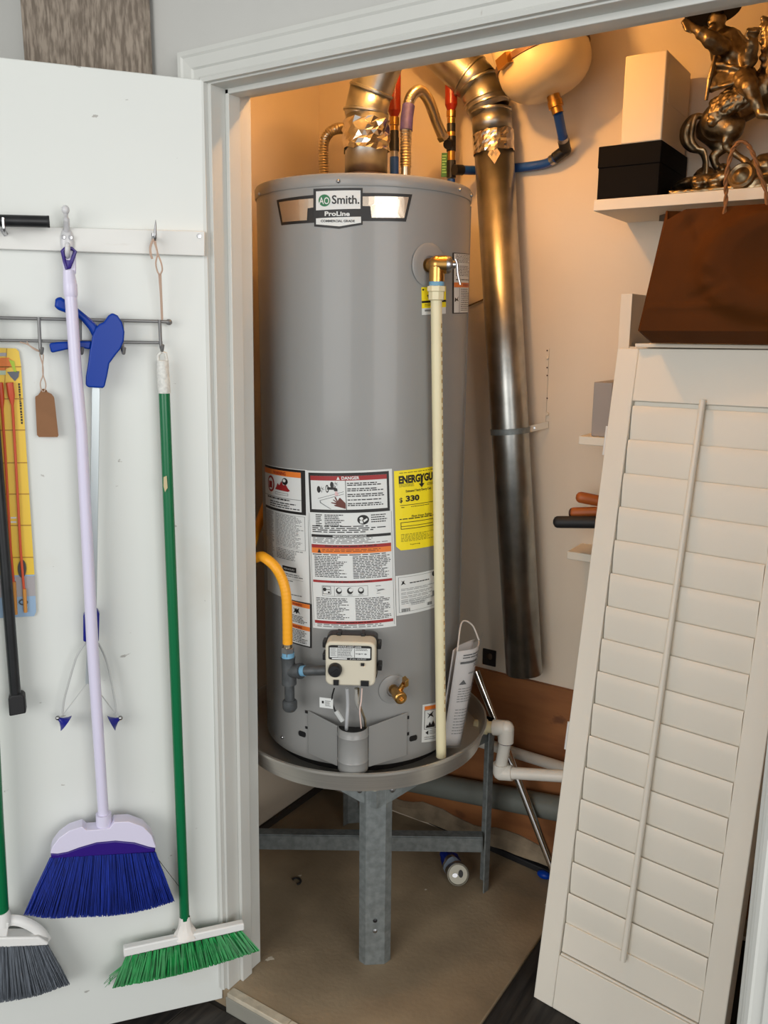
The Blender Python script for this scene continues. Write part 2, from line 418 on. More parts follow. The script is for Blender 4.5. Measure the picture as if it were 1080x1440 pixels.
# --- brand plate
d = cyl_px()
d.poly([(389.3, 281.5), (441, 274.2), (441, 265.6), (510, 264.4), (510, 272.2), (579.6, 273.4), (570.7, 311.7), (510, 310.9), (510, 316), (477, 321.8), (442, 318.6), (442, 313.2), (396, 317)], BLKL, 0)
d.poly([(392.8, 284.6), (441, 279), (441, 291.8), (433, 293), (432, 309.8), (398, 312.6)], SILV, 1)
d.poly([(510, 276.4), (574.6, 277.2), (568.4, 306.6), (522.6, 306.2), (520.7, 290), (510, 289.8)], SILV, 1)
d.poly([(444.8, 269.3), (507, 267.8), (507, 293.7), (444.8, 296)], WHT, 1)
d.poly([(444.8, 307.2), (507.6, 304.8), (507.8, 313.4), (477.4, 318.4), (444.8, 315.6)], WHT, 1)
d.disc(456.7, 282, 8.3, 8.5, GRNL, 2, 28)
d.text('AO', 449.3, 277.6, 463.4, 287.4, WHT, 3, .012)
d.text('Smith.', 467, 274.6, 505.4, 287, BLKL, 2, .02)
d.text('ProLine', 457, 297.4, 492, 304, WHT, 2, .03)
d.text('COMMERCIAL GRADE', 451.5, 309.2, 499, 312.6, BLKL, 2, .03)
d.build('brand_plate', heater, 'black, white and silver brand plate')
# --- big instruction sheet
d = cyl_decal([(431, 661.5), (551, 659), (557, 880), (440.5, 882.5)])
d.rect(0, 0, 1, 1, WHT, 0)
d.rect(.028, .012, .962, .257, BLKL, 1); d.rect(.055, .030, .935, .237, WHT, 2)
d.rect(.055, .030, .935, .058, REDL, 3)
d.text('DANGER', .43, .033, .63, .053, WHT, 4, .03); d.poly([(.372, .053), (.391, .033), (.41, .053)], WHT, 4)
d.rect(.470, .058, .476, .237, BLKL, 3)
d.disc(.155, .113, .022, .021, BLKL, 3); d.disc(.315, .083, .02, .018, BLKL, 3)
for a, b in ((.19, .113), (.355, .083)):
    for k in range(8):
        q = k*math.pi/4; d.poly([(a+.012*math.cos(q)-.004, b+.006*math.sin(q)), (a+.04*math.cos(q), b+.022*math.sin(q)), (a+.012*math.cos(q)+.004, b+.006*math.sin(q)+.003)], BLKL, 3)
d.disc(.258, .108, .020, .024, BLKL, 3); d.disc(.258, .108, .012, .016, WHT, 4)
d.poly([(.26, .098), (.35, .098), (.375, .106), (.38, .122), (.345, .122), (.335, .113), (.26, .113)], BLKL, 5)
d.poly([(.350, .124), (.374, .124), (.392, .150), (.345, .150)], mat('label_pink', (212, 176, 176), .5), 3)
for P in ([(.14, .168), (.45, .124), (.45, .127), (.14, .171)], [(.16, .180), (.45, .138), (.45, .141), (.17, .182), (.18, .195), (.30, .233), (.29, .234), (.165, .196)]): d.poly(P, GRYT, 3)
d.poly([(.34, .160), (.355, .158), (.375, .182), (.395, .165), (.405, .163), (.465, .197), (.465, .232), (.40, .222), (.34, .214), (.33, .208), (.36, .204), (.30, .196), (.30, .190), (.36, .194), (.32, .176), (.33, .173), (.365, .188)], mat('label_brown', (96, 44, 34), .5), 3)
y = .072
for n in (2, 2, 2, 1, 2):
    d.lines(.49, y, .93, y+.0115*n, n, BLKL, 3, .55, .25); y += .0115*n + .011
d.lines(.10, .268, .18, .345, 7, BLKL, 1, .5, .4); d.lines(.21, .268, .45, .345, 7, BLKL, 1, .5, .35)
d.disc(.655, .302, .066, .030, BLKL, 1, 26); d.disc(.635, .294, .02, .009, WHT, 2); d.poly([(.615, .306), (.645, .304), (.655, .325), (.62, .324)], WHT, 2); d.poly([(.655, .305), (.70, .292), (.705, .303), (.665, .318)], WHT, 2)
d.lines(.745, .272, .94, .328, 4, BLKL, 1, .45, .3)
d.lines(.05, .338, .94, .386, 4, BLKL, 1, .5, .3)
d.rect(.035, .394, .965, .411, BLKL, 1); d.text('IMPORTANT/IMPORTANTE', .30, .397, .685, .408, WHT, 2, .02)
d.lines(.05, .415, .95, .452, 4, GRYT, 1, .5, .3)
d.rect(.03, .457, .965, .478, REDL, 1); d.lines(.2, .462, .8, .473, 1, BLKL, 2, .5, .1)
d.rect(.03, .478, .965, .512, ORL, 1); d.poly([(.105, .508), (.127, .482), (.15, .508)], BLKL, 2); d.lines(.165, .485, .86, .505, 2, mat('label_rust', (130, 62, 26), .5), 2, .45, .25)
d.lines(.04, .517, .9, .526, 1, BLKL, 1, .6, 0)
d.lines(.06, .53, .45, .668, 13, BLKL, 1, .48, .3); d.lines(.52, .53, .955, .675, 14, BLKL, 1, .48, .25)
d.rect(.03, .684, .965, .699, REDL, 1); d.lines(.25, .688, .75, .696, 1, BLKL, 2, .6, .1)
d.frame(.14, .717, .68, .785, .004, .0025, GRYT, 1); d.rect(.29, .717, .294, .785, GRYT, 1)
d.frame(.15, .722, .25, .772, .005, .003, BLKL, 1); d.disc(.175, .742, .02, .012, BLKL, 2); d.disc(.225, .760, .012, .006, BLKL, 2); d.rect(.19, .74, .24, .744, BLKL, 2)
for a in (.345, .475, .60):
    d.disc(a, .748, .034, .021, BLKL, 2); d.disc(a+.004*(a*100 % 3), .742, .024, .012, WHT, 3); d.lines(a-.03, .773, a+.035, .779, 1, GRYT, 2, .6, .2)
d.poly([(.77, .738), (.80, .748), (.85, .745), (.88, .752), (.82, .756), (.78, .76), (.795, .75)], GRYT, 2); d.lines(.77, .722, .83, .728, 1, GRYT, 1, .7, 0); d.lines(.78, .77, .82, .775, 1, GRYT, 1, .7, 0)
d.lines(.06, .797, .46, .940, 14, BLKL, 1, .45, .3); d.lines(.53, .797, .95, .943, 14, BLKL, 1, .45, .25)
d.rect(.03, .946, .965, .965, REDL, 1); d.lines(.3, .951, .75, .960, 1, BLKL, 2, .6, .1)
d.lines(.06, .968, .93, .992, 2, GRYT, 1, .5, .2)
for a in (.018, .978): d.rect(a-.002, .26, a+.002, .985, GRYT, 1)
d.build('instruction_label', heater, 'white and red danger and operating instruction sheet')
# --- left sheet
d = cyl_decal([(373.5, 652), (432, 661), (436, 848), (377, 829)])
d.rect(0, 0, 1, 1, WHT, 0)
d.rect(0, .004, .97, .335, BLKL, 1); d.rect(0, .022, .90, .315, WHT, 2); d.rect(0, .022, .90, .062, ORL, 3); d.text('WARNING', .32, .030, .62, .056, REDL, 4, .02)
d.disc(.24, .135, .105, .062, REDL, 3); d.disc(.24, .135, .075, .046, WHT, 4); d.rect(.19, .115, .29, .165, REDL, 5)
d.poly([(.36, .17), (.40, .145), (.43, .12), (.47, .135), (.52, .10), (.56, .13), (.62, .125), (.66, .15), (.70, .165), (.66, .175)], REDL, 3)
d.disc(.60, .100, .06, .026, BLKL, 4); d.disc(.59, .094, .03, .012, WHT, 5)
d.frame(.36, .188, .66, .206, .008, .003, GRYT, 3)
d.rect(0, .225, .90, .229, GRYT, 3); d.lines(.12, .234, .7, .255, 1, BLKL, 3, .5, .2); d.lines(.2, .262, .88, .312, 3, BLKL, 3, .45, .3)
d.lines(.0, .35, .30, .78, 42, GRYT, 1, .45, .25); d.lines(.36, .355, .93, .60, 23, GRYT, 1, .45, .3)
d.frame(.34, .348, .95, .605, .006, .002, GRYT, 1); d.lines(.36, .615, .93, .70, 7, GRYT, 1, .5, .35)
d.rect(.50, .745, .78, .785, BLKL, 1); d.text('1000 HOURS', .53, .758, .75, .772, WHT, 2)
d.lines(.35, .80, .9, .83, 2, GRYT, 1, .5, .3); d.rect(.3, .838, .9, .840, GRYT, 1); d.lines(.35, .85, .8, .87, 1, GRYT, 1, .4, .2); d.lines(.5, .955, .9, .97, 1, GRYT, 1, .5, .2)
d.build('warning_label', heater, 'white sheet with flammable vapour warning')
# --- orange label below
d = cyl_decal([(398, 838.5), (438.5, 849.5), (438.7, 911.5), (398, 898.5)])
d.rect(0, 0, 1, 1, BLKL, 0); d.rect(.02, .02, .95, .97, WHT, 1)
for a in (0.02, .53): d.rect(.02, a, .95, a+.095, ORL, 2); d.text('WARNING', .4, a+.025, .72, a+.075, REDL, 3, .02)
d.poly([(.42, .15), (.48, .19), (.52, .16), (.55, .19), (.62, .15), (.60, .22), (.66, .29), (.58, .25), (.53, .30), (.50, .25), (.42, .29), (.47, .22)], BLKL, 2)
d.lines(.15, .33, .9, .5, 5, BLKL, 2, .45, .3); d.lines(.15, .65, .9, .95, 8, BLKL, 2, .45, .3)
d.build('burn_warning_label', heater, 'small white and orange warning label')
# --- yellow energy label
d = cyl_decal([(553.8, 662.5), (617, 654), (618, 765), (557, 774.5)])
d.poly([(0, 0), (1, 0), (1, 1), (.09, 1), (0, .945)], YLL, 0)
d.lines(.1, .028, .9, .045, 1, BLKL, 1, .4, .1)
d.text('ENERGYGUIDE', .085, .065, 1.04, .165, BLKL, 1, .05)
d.poly([(.535, .10), (.575, .10), (.575, .185), (.62, .185), (.555, .235), (.49, .185), (.535, .185)], BLKL, 2)
d.lines(.09, .17, .42, .21, 4, BLKL, 1, .35, .2); d.lines(.68, .19, .9, .225, 3, BLKL, 1, .35, .2)
d.text('Estimated Yearly Energy Cost', .22, .245, .78, .285, BLKL, 1, .02)
d.text('$', .090, .335, .150, .405, BLKL, 1, .02); d.text('330', .215, .318, .50, .392, BLKL, 1, .045)
d.rect(.1, .43, 1, .437, BLKL, 1); d.lines(.12, .455, .2, .47, 1, BLKL, 1, .6); d.lines(.32, .455, .72, .47, 1, BLKL, 1, .5, 0)
d.text('First Hour Rating', .33, .565, .78, .602, BLKL, 1, .02); d.lines(.08, .60, .92, .625, 1, BLKL, 1, .5, 0)
d.frame(.10, .645, .98, .735, .012, .008, BLKL, 1); d.rect(.10, .695, .80, .702, BLKL, 1); d.rect(.82, .655, 1, .735, BLKL, 2)
d.lines(.1, .795, .86, .90, 6, mat('label_olive', (150, 140, 20), .6), 1, .5, .3, .06); d.text('ftc.gov/energy', .28, .925, .50, .945, BLKL, 1)
d.build('energy_label', heater, 'bright yellow energy label')
# --- rating plate
d = cyl_decal([(556, 810), (617, 798.5), (618, 851.5), (557.5, 866)])
d.rect(0, 0, 1, 1, WHT, 0); d.frame(.05, .045, .99, .93, .008, .008, GRYT, 1)
d.poly([(.11, .13), (.14, .16), (.17, .13), (.165, .19), (.20, .24), (.15, .22), (.10, .25), (.13, .18)], BLKL, 1); d.disc(.85, .10, .05, .07, BLKL, 1)
d.lines(.28, .20, .72, .235, 1, BLKL, 1, .7, 0)
for y_ in (.34, .44, .53, .62, .68): d.lines(.1, y_, .88, y_+.07, 2, GRYT, 1, .35, .4, .16)
d.rect(.80, .54, .97, .68, GRYT, 1); d.lines(.3, .73, .62, .80, 2, GRYT, 1, .4, .1)
for x_, y_, n in ((.10, .84, 9), (.66, .80, 6)):
    for k in range(n): d.rect(x_+k*.02, y_, x_+k*.02+rng.uniform(.005, .013), y_+.08, BLKL, 1)
d.build('rating_plate', heater, 'white data plate with barcode')
# --- T&P warning and yellow tag, flame label
d = cyl_decal([(636, 355.2), (659.6, 357.5), (657.4, 440.4), (636, 441)])
d.rect(0, 0, 1, 1, BLKL, 0); d.rect(.04, .015, 1, .985, WHT, 1); d.rect(.04, .485, 1, .565, ORL, 2); d.text('WARNING', .38, .50, .8, .55, REDL, 3, .02)
d.lines(.1, .03, .95, .17, 6, BLKL, 2, .4, .3); d.lines(.1, .21, .95, .39, 7, BLKL, 2, .4, .3); d.lines(.1, .43, .95, .47, 1, BLKL, 2, .4, .1)
d.rect(.235, .575, .25, .985, GRYT, 2); d.poly([(.07, .73), (.13, .76), (.20, .71), (.17, .76), (.21, .80), (.13, .78), (.06, .81)], BLKL, 2); d.lines(.3, .59, .95, .97, 12, BLKL, 2, .38, .35)
d.build('relief_valve_label', heater, 'narrow white label with an orange band')
d = cyl_decal([(592, 404), (626.5, 402.5), (626.5, 441), (593, 443)])
d.rect(0, 0, 1, 1, WHT, 0); d.rect(0, 0, 1, .76, YLL, 1); d.rect(0, .49, 1, .57, BLKL, 2); d.disc(.06, .09, .035, .035, BLKL, 2); d.disc(.93, .07, .035, .035, BLKL, 2)
d.poly([(.20, .28), (.32, .27), (.36, .35), (.24, .43)], BLKL, 2); d.lines(.1, .61, .5, .72, 2, BLKL, 2, .4, .1); d.rect(.10, .81, .45, .88, GRYT, 2)
d.build('sensor_label', heater, 'small yellow and white label')
d = cyl_decal([(594, 991), (615, 987), (614, 1041), (592.5, 1044)])
d.rect(0, 0, 1, 1, WHT, 0); d.rect(.12, .05, 1, .15, ORL, 1); d.frame(.12, .16, .9, .66, .03, .01, BLKL, 1)
d.poly([(.25, .22), (.45, .27), (.7, .2), (.6, .28), (.72, .37), (.5, .31), (.3, .38), (.42, .29)], BLKL, 2)
d.poly([(.2, .62), (.28, .54), (.36, .57), (.45, .47), (.55, .55), (.68, .45), (.8, .55), (.8, .62)], BLKL, 2)
d.poly([(.2, .75), (.38, .69), (.38, .81)], BLKL, 2); d.lines(.45, .70, .9, .82, 3, GRYT, 1, .4, .1); d.lines(.15, .86, .9, .96, 2, GRYT, 1, .4, .1)
d.build('flame_label', heater, 'small white and orange flame label')
# --- gas control valve
def cf(x, y, off):
    p = oncyl(x, y, HR+off); a = math.atan2(p.y-HY, p.x-HX); return p, V3((math.cos(a), math.sin(a), 0)), V3((-math.sin(a), math.cos(a), 0))
Z = V3((0, 0, 1))
p, n, t = cf(492.5, 934.5, .085)
def rrect(w, h, r, k=5):
    out = []
    for cx, cy, a0 in ((w-r, h-r, 0), (-w+r, h-r, 90), (-w+r, -h+r, 180), (w-r, -h+r, 270)):
        for i in range(k+1): a = math.radians(a0+90*i/k); out.append((cx+r*math.cos(a), cy+r*math.sin(a)))
    return out
m = M(); O_ = [p + t*a + Z*b for a, b in rrect(.0565, .0525, .014)]; m.prism([q - n*.062 for q in O_], n*.060)
valve = m.build('gas_control', CREAMT, heater, bevel=.004)
m = M(); m.prism([p - n*.075 + t*a + Z*b for a, b in rrect(.058, .054, .01)], n*.030)
for a, b in ((-.063, .030), (-.063, .0), (.062, .030), (.064, -.022), (-.03, .052), (.025, .052)): m.obox(p + t*a + Z*b - n*.055, t*.005, n*.014, Z*.008)
m.build('valve_back', BLKP, valve, bevel=.002)
k_ = p + t*(-.034) + Z*(-.013); m = M(); m.lathe(k_ - n*.003, n, [(.016, 0), (.0155, .012), (.013, .016), (.004, .0165)], 24); m.obox(k_ + n*.0145, (t*.5+Z*.5)*.011, n*.003, (t*.5-Z*.5)*.003); m.build('knob', BLKP, valve)
for a, b, w_, h_ in ((-.032, -.044, .006, .006), (.033, -.044, .009, .006), (.028, .001, .004, .003)):
    M().obox(p + t*a + Z*b, t*w_, n*.003, Z*h_).build('socket', BLKP, valve)
fd = flat_decal([p + t*a + Z*b - n*.0015 for a, b in ((-.049, .045), (.048, .045), (.048, .010), (-.049, .010))], n)
fd.poly([(.5+.5*a, .5+.5*b) for a, b in rrect(1, 1, .2)], BLKL, 1); fd.rect(.03, .16, .97, .82, WHT, 2)
fd.text('STATUS LIGHT CODE', .22, .03, .76, .13, WHT, 2, .02); fd.rect(.08, .86, .43, .95, WHT, 2); fd.text('IF ALL OUTLET', .50, .87, .88, .95, WHT, 2)
fd.rect(.60, .18, .61, .80, BLKL, 3); fd.lines(.05, .2, .19, .78, 6, BLKL, 3, .3, .2); fd.rect(.2, .18, .208, .8, GRYT, 3); fd.lines(.22, .2, .58, .78, 7, BLKL, 3, .42, .2); fd.lines(.63, .2, .94, .36, 2, BLKL, 3, .4, .2)
fd.disc(.72, .55, .03, .05, GRYT, 3); fd.disc(.86, .55, .03, .05, GRYT, 3); fd.lines(.63, .52, .69, .6, 1, BLKL, 3, .5); fd.lines(.76, .52, .82, .6, 1, BLKL, 3, .5)
fd.build('status_label', valve, 'white status light code label')
# --- drain valve
p, n, t = cf(553, 969, .0)
m = M(); m.lathe(p - n*.002, n, [(.037, .0015), (.036, .0035), (.030, .0055), (.018, .0055)], 36, cap=False); m.build('drain_collar', TANK, heater)
m = M(); m.lathe(p, n, [(.012, -.005), (.012, .03), (.015, .032), (.015, .055), (.012, .058), (.006, .058), (.006, .05)], 18)
m.tube([p + n*.03, p + n*.04 + Z*.028 + t*.012], [.008, .006], 10); m.obox(p + n*.042 + Z*.034 + t*.015, t*.004 + Z*.002, n*.012, Z*.008)
m.build('drain_valve', BRASS, heater, bevel=.0006)
# --- relief valve and discharge pipe
c0 = oncyl(614.5, 372, HR+.028); a_ = math.atan2(c0.y-HY, c0.x-HX); n = V3((math.cos(a_), math.sin(a_), 0)); t = V3((-n.y, n.x, 0)); p = c0 - n*.028
m = M(); m.lathe(p - n*.004, n, [(.047, .0050), (.045, .0062), (.034, .0072), (.02, .0074)], 36, cap=False); m.build('relief_collar', TANK, heater)
m = M(); m.tube([p - n*.004, c0], .016, 16); m.ell(c0, .0185, .0185, .0195); m.tube([c0, c0 - Z*.036], [.0175, .017], 16); m.tube([c0, c0 + (t*.8+n*.6)*.020], [.0185, .0195], 18)
rv = m.build('relief_valve', BRASS, heater)
q = c0 + (t*.8+n*.6)*.020; ax = (t*.8+n*.6).normalized()
m = M(); m.lathe(q, ax, [(.0192, 0), (.0192, .005), (.016, .012), (.009, .014), (.008, .020)], 20); m.build('relief_cap', STEEL, rv)
m = M(); e = q + ax*.020; m.tube(spline([e + Z*.012, e + ax*.004, e - Z*.02 + ax*.006, e - Z*.042 + ax*.012], 5), .0028, 8); m.build('test_lever', STEEL, rv)
m = M(); m.tube([c0 - Z*.036, c0 - Z*.046], .0165, 16); m.build('tape_ring', mat('blue_thread_tape', (110, 160, 190), .6), rv)
zb = thz(620, 1064, HR+.034)[1]; zt = (c0 - Z*.046).z; pe = oncyl(620.5, 1064, HR+.034)
top = c0 - Z*.046
m = M(); m.lathe(top, -Z, [(.017, -.001), (.0205, .0), (.0205, .010), (.0175, .012), (.0175, .028), (.0145, .030)], 8); m.tube([top - Z*.028, pe], .0125, 18)
pipe = m.build('discharge_pipe', CPVC, heater, smooth=40); lab(pipe, 'long cream plastic discharge pipe')
dn = (CP - top); dn.z = 0; dn.normalize(); sd = V3((-dn.y, dn.x, 0))
m = M()
for k in range(46):
    q = top + (pe-top)*(.07 + .018*k); q2 = q - Z*rng.uniform(.006, .012); r_ = (sd*.80 + dn*.60)*.0128
    m.tube([q + r_, q2 + r_], .0013, 5)
m.build('pipe_print', mat('faded_print', (150, 120, 70), .6), pipe)
# --- combustion cover at the foot
zt, zb = thz(437, 999, HR)[1], thz(437, 1059, HR)[1]
pc, n, t = cf(495, 1045, .066)
def plan(pt): return V3((pt.x, pt.y, 0))
L0 = cylp(thz(435, 1030, HR)[0], 0, HR+.002); R0 = cylp(thz(571, 1030, HR)[0], 0, HR+.002)
ctr = plan(pc) - n*.03; rc = .036
arc = [ctr + (n*math.cos(math.radians(a)) + t*math.sin(math.radians(a)))*rc for a in range(-95, 96, 10)]
for a_, b_ in ((L0, arc[0] + n*.004), (arc[-1] + n*.004, R0)):
    nn = (b_-a_).cross(Z).normalized()*.0015
    if nn.dot(n) < 0: nn = -nn
    e_ = b_ if a_ is L0 else a_; f_ = a_ if a_ is L0 else b_
    M().prism([f_+Z*zb, e_+Z*(zb+.002), e_+Z*(zt-.008), f_+Z*zt], nn*2).build('cover_wing', TANK, heater, smooth=0, bevel=.001)
m = M(); k = len(arc); zz = [zb+.000, zb+.002, zb+.020, zb+.023, zb+.026, zt-.030, zt-.027, zt-.024, zt-.008]
gr = [1, 1, 1, 1.05, 1, 1, 1.05, 1, 1]
m.grid([[ctr + (q-ctr)*g + Z*h for q in arc] for h, g in zip(zz, gr)]); m.add([q + Z*(zb+.000) for q in arc], [tuple(range(k))])
m.build('burner_tube', TANK, heater, solid=.002)
m = M(); m.prism([plan(q)+Z*(zt-.03) for q in (L0, arc[0], ctr+n*.01, arc[-1], R0, cylp(thz(500, 1030, HR)[0], 0, HR+.001))], Z*.002); m.build('cover_recess', BLKP, heater)
for x, y, rr in ((431, 1001, .0035), (431, 1023, .003), (573, 1009, .004), (573, 1032, .004)):
    p, n, t = cf(x, y, .0005); M().obox(p, t*rr, n*.0012, Z*rr).build('screw_hole', BLKP, heater, smooth=0)
for x, y in ((425, 1032), (581, 1038)):
    p, n, t = cf(x, y, .0005); M().prism([p + t*a + Z*b for a, b in rrect(.011, .007, .005)], n*.0012).build('slot', BLKP, heater, smooth=0)
p, n, t = cf(397, 1037, .002); M().ell(p, .004, n=10).build('screw', STEEL, heater)
# --- wires under the gas control
def wire(name, px, r, m_, offs, parent=heater, label=None):
    o = M().tube(spline([oncyl(x, y, HR+o_) for (x, y), o_ in zip(px, offs)], 6), r, 8).build(name, m_, parent); 
    if label: o['label'] = label
    return o
wire('cable', [(488, 968), (489, 990), (488, 1010), (487, 1026)], .0042, mat('grey_cable', (176, 178, 180), .4), [.06, .05, .05, .04])
wire('wire', [(470, 968), (467, 980), (468, 990), (472, 1002)], .0018, BLKP, [.06, .05, .045, .045])
wire('wire', [(504, 968), (504, 985), (508, 998), (513, 1012), (514, 1024)], .0028, FLEXM, [.06, .05, .05, .05, .04])
wire('wire', [(509, 968), (508, 985), (506, 1000), (508, 1024)], .0016, mat('pale_wire', (226, 200, 190), .4), [.065, .06, .058, .045])
wire('pilot_tube', [(501.5, 968), (502, 985), (506, 996)], .006, mat('pale_flex', (196, 196, 190), .4, .5), [.055, .05, .045])
p, n, t = cf(477, 1007, .045); M().tube([p - t*.008 + Z*.012, p + t*.008 - Z*.012], .006, 8, sq=(1, .7)).build('connector', mat('clear_connector', (190, 192, 190), .3), heater)
p, n, t = cf(459, 988.5, .048); m = M(); m.obox(p, t*.0165, n*.0008, Z*.0125); wt = m.build('wire_tag', WHT, heater)
fd = flat_decal([p + t*a + Z*b + n*.0006 for a, b in ((-.0165, .0125), (.0165, .0125), (.0165, -.0125), (-.0165, -.0125))], n)
fd.rect(.18, .3, .32, .55, BLKL, 1); fd.lines(.42, .25, .85, .85, 5, GRYT, 1, .4, .3); fd.build('tag_print', wt)
# --- flue hood
vc = onV(515, 236, HY); vx = vc.x; fz = 1.928
m = M(); m.lathe((vx, HY, 0), (0, 0, 1), [(.064, fz+.010), (.064, fz+.016), (.048, fz+.022)], 40)
for a in (200, 290, 20, 110):
    q = V3((vx+.060*math.cos(math.radians(a)), HY+.060*math.sin(math.radians(a)), 0)); m.box((q.x-.006, q.y-.006, 1.912), (q.x+.006, q.y+.006, fz+.012))
m.build('draft_hood', mat('dark_hood', (60, 44, 34), .5, .4), heater)

# ================================================================== PAN, STAND
pan = thing('drain_pan', 'round spun metal drain pan under the grey water heater', 'drain pan', (HX, HY, .527))
m = M(); m.lathe((HX, HY, 0), (0, 0, 1), [(.01, .531), (.318, .531), (.327, .574), (.331, .579), (.336, .578), (.336, .572), (.332, .570), (.322, .5275), (.01, .527)], 96, cap=False)
m.build('pan', ALU, pan)
stand = thing('heater_stand', 'galvanised steel stand with corner legs and cross braces', 'stand', (HX, HY, 0))
SF, SR, SB, SL = V3((.250, .270, 0)), V3((.349, .718, 0)), V3((-.168, .770, 0)), V3((-.235, .345, 0))
SC = (SF+SR+SB+SL)/4
def corner_leg(P, A_, B_, name='leg', w=.034, fl=.022, top=.50):
    o = (P - SC).normalized(); s_ = V3((-o.y, o.x, 0)); ea = (A_-P).normalized(); eb = (B_-P).normalized()
    if s_.dot(eb) < 0: s_ = -s_
    pts = [P - s_*w*.72 + ea*fl, P - s_*w*.72, P + s_*w*.72, P + s_*w*.72 + eb*fl]
    inn = [q - o*.0035 for q in pts[::-1]]
    return M().prism(pts + inn, Z*top).build(name, STAND, stand, smooth=0, bevel=.0008)
lf = corner_leg(SF, SL, SR); corner_leg(SR, SF, SB, w=.026); corner_leg(SB, SR, SL, w=.026); corner_leg(SL, SB, SF, w=.026)
for zz, mm, nm in ((.128, BLKP, 'bolt_hole'), (.098, STEEL, 'bolt')):
    q = onZ(531, 1299, zz); q = V3((SF.x, SF.y, zz)); o = (SF-SC).normalized(); M().lathe(q - o*.001, o, [(.0055, 0), (.0055, .0022), (.002, .004)], 12).build(nm, mm, lf)
def rail(P, Q, z0, z1, name, parent):
    d_ = (Q-P).normalized(); n_ = d_.cross(Z)
    if n_.dot(P+Q-SC*2) < 0: n_ = -n_
    o = M().prism([P + n_*.004 + Z*z0, Q + n_*.004 + Z*z0, Q + n_*.004 + Z*z1, P + n_*.004 + Z*z1], -n_*.003)
    o.prism([P + n_*.004 + Z*z1, Q + n_*.004 + Z*z1, Q - n_*.03 + Z*z1, P - n_*.03 + Z*z1], -Z*.003)
    return o.build(name, STAND, parent, smooth=0)
for a, b in ((SF, SR), (SR, SB), (SB, SL), (SL, SF)): rail(a, b, .470, .5265, 'frame_rail', stand)
o = (SF-SC).normalized(); s_ = V3((-o.y, o.x, 0))
for sg in (-1, 1):
    e_ = (((SR-SF).normalized() if sg > 0 else (SL-SF).normalized())*.55 + s_*(sg if s_.dot(SR-SF) > 0 else -sg)*.45).normalized(); n_ = e_.cross(Z); n_ = n_ if n_.dot(o) > 0 else -n_
    p0 = SF + o*.005 + s_*0
    g = M().prism([p0 + Z*.446 + n_*.004, p0 + e_*.045 + Z*.456 + n_*.004, p0 + e_*.20 + Z*.510 + n_*.004, p0 + e_*.20 + Z*.524 + n_*.004, p0 + Z*.524 + n_*.004], -n_*.003).build('gusset', STAND, stand, smooth=0)
    q = p0 + e_*.042 + n_*.0045 + Z*.485; M().lathe(q, n_, [(.007, 0), (.006, .003), (.002, .0045)], 12).build('bolt', STEEL, g)
M().prism([SF + o*.004 - s_*.012 + Z*.446, SF + o*.012 + Z*.446, SF + o*.004 + s_*.012 + Z*.446], Z*.078).build('corner_nose', STAND, stand, smooth=0)
p0 = SF + o*.014 + Z*.503; M().prism([p0 + s_*a + Z*b for a, b in ((-.026, .0), (-.012, .008), (.010, .006), (.024, .0), (.012, -.004), (-.006, -.006))], o*.004).build('shim', mat('cream_shim', (196, 190, 160), .7), stand)
d1 = (SR-SL).normalized(); n1 = V3((-d1.y, d1.x, 0)); n1 = n1 if n1.dot(CP-SC) > 0 else -n1
m = M(); m.prism([SL + d1*.02 + n1*.0 + Z*.112, SR - d1*.02 + Z*.112, SR - d1*.02 + Z*.156, SL + d1*.02 + Z*.156], n1*.003); m.prism([SL + d1*.02 + Z*.156, SR - d1*.02 + Z*.156, SR - d1*.02 - n1*.03 + Z*.156, SL + d1*.02 - n1*.03 + Z*.156], Z*.003)
m.build('cross_brace', STAND, stand, smooth=0)
d2 = (SF-SB).normalized(); n2 = V3((-d2.y, d2.x, 0))
M().prism([SB + d2*.03 + Z*.160, SF - d2*.03 + Z*.160, SF - d2*.03 + Z*.195, SB + d2*.03 + Z*.195], n2*.003).build('cross_brace', STAND, stand, smooth=0)

# ================================================================== DRAIN LINE, WALL PIPES, FLOOR CLUTTER
dl = thing('drain_line', 'white plastic drain line leaving the right side of the pan', 'pipe', (.41, .68, .40))
A0 = onV(668, 1021, .655); A1 = onV(712, 1024, .668); A2 = onV(704, 1086, .675); A3 = onV(800, 1092, .70)
m = M(); ax = (A1-A0).normalized(); m.lathe(A0, ax, [(.013, 0), (.018, .001), (.018, .012), (.016, .013), (.016, .02), (.021, .021), (.021, .034), (.016, .036), (.016, .052)], 24)
lab(m.build('threaded_adapter', CPVC, dl), 'cream threaded adapter through the pan wall')
m = M(); m.tube([A1 - ax*.036, A1 - ax*.004], .0215, 18); m.ell(A1, .0215); m.tube([A1, A1 - Z*.040], .0215, 18); m.build('elbow', PVC, dl)
m = M(); m.tube([A1 - Z*.03, A2 + Z*.02], .0165, 18); m.build('pipe', PVC, dl)
e3 = (A3-A2).normalized(); m = M(); m.tube([A2 + Z*.026, A2], .0215, 18); m.ell(A2, .0215); m.tube([A2, A2 + e3*.034], .0215, 18); m.build('elbow', PVC, dl)
m = M(); m.tube([A2 + e3*.03, A3 + e3*.35], .0165, 18); m.build('pipe', PVC, dl)
m = M(); m.tube([A1 - Z*.040, A1 - Z*.043], .0192, 18); m.build('glue_ring', mat('purple_primer', (74, 60, 74), .5), dl)
B0, B1 = onV(664, 1040, .860), onV(800, 1082, .860); e4 = (B1-B0).normalized()
tag(M().tube([B0 - e4*.12, B1 + e4*.4], .0165, 18).build('drain_pipe', PVC), 'white plastic pipe sloping along the plywood behind the elbow line', 'pipe')
G0, G1 = onV(686, 1118, .845), onV(785, 1137, .845); e5 = (G1-G0).normalized()
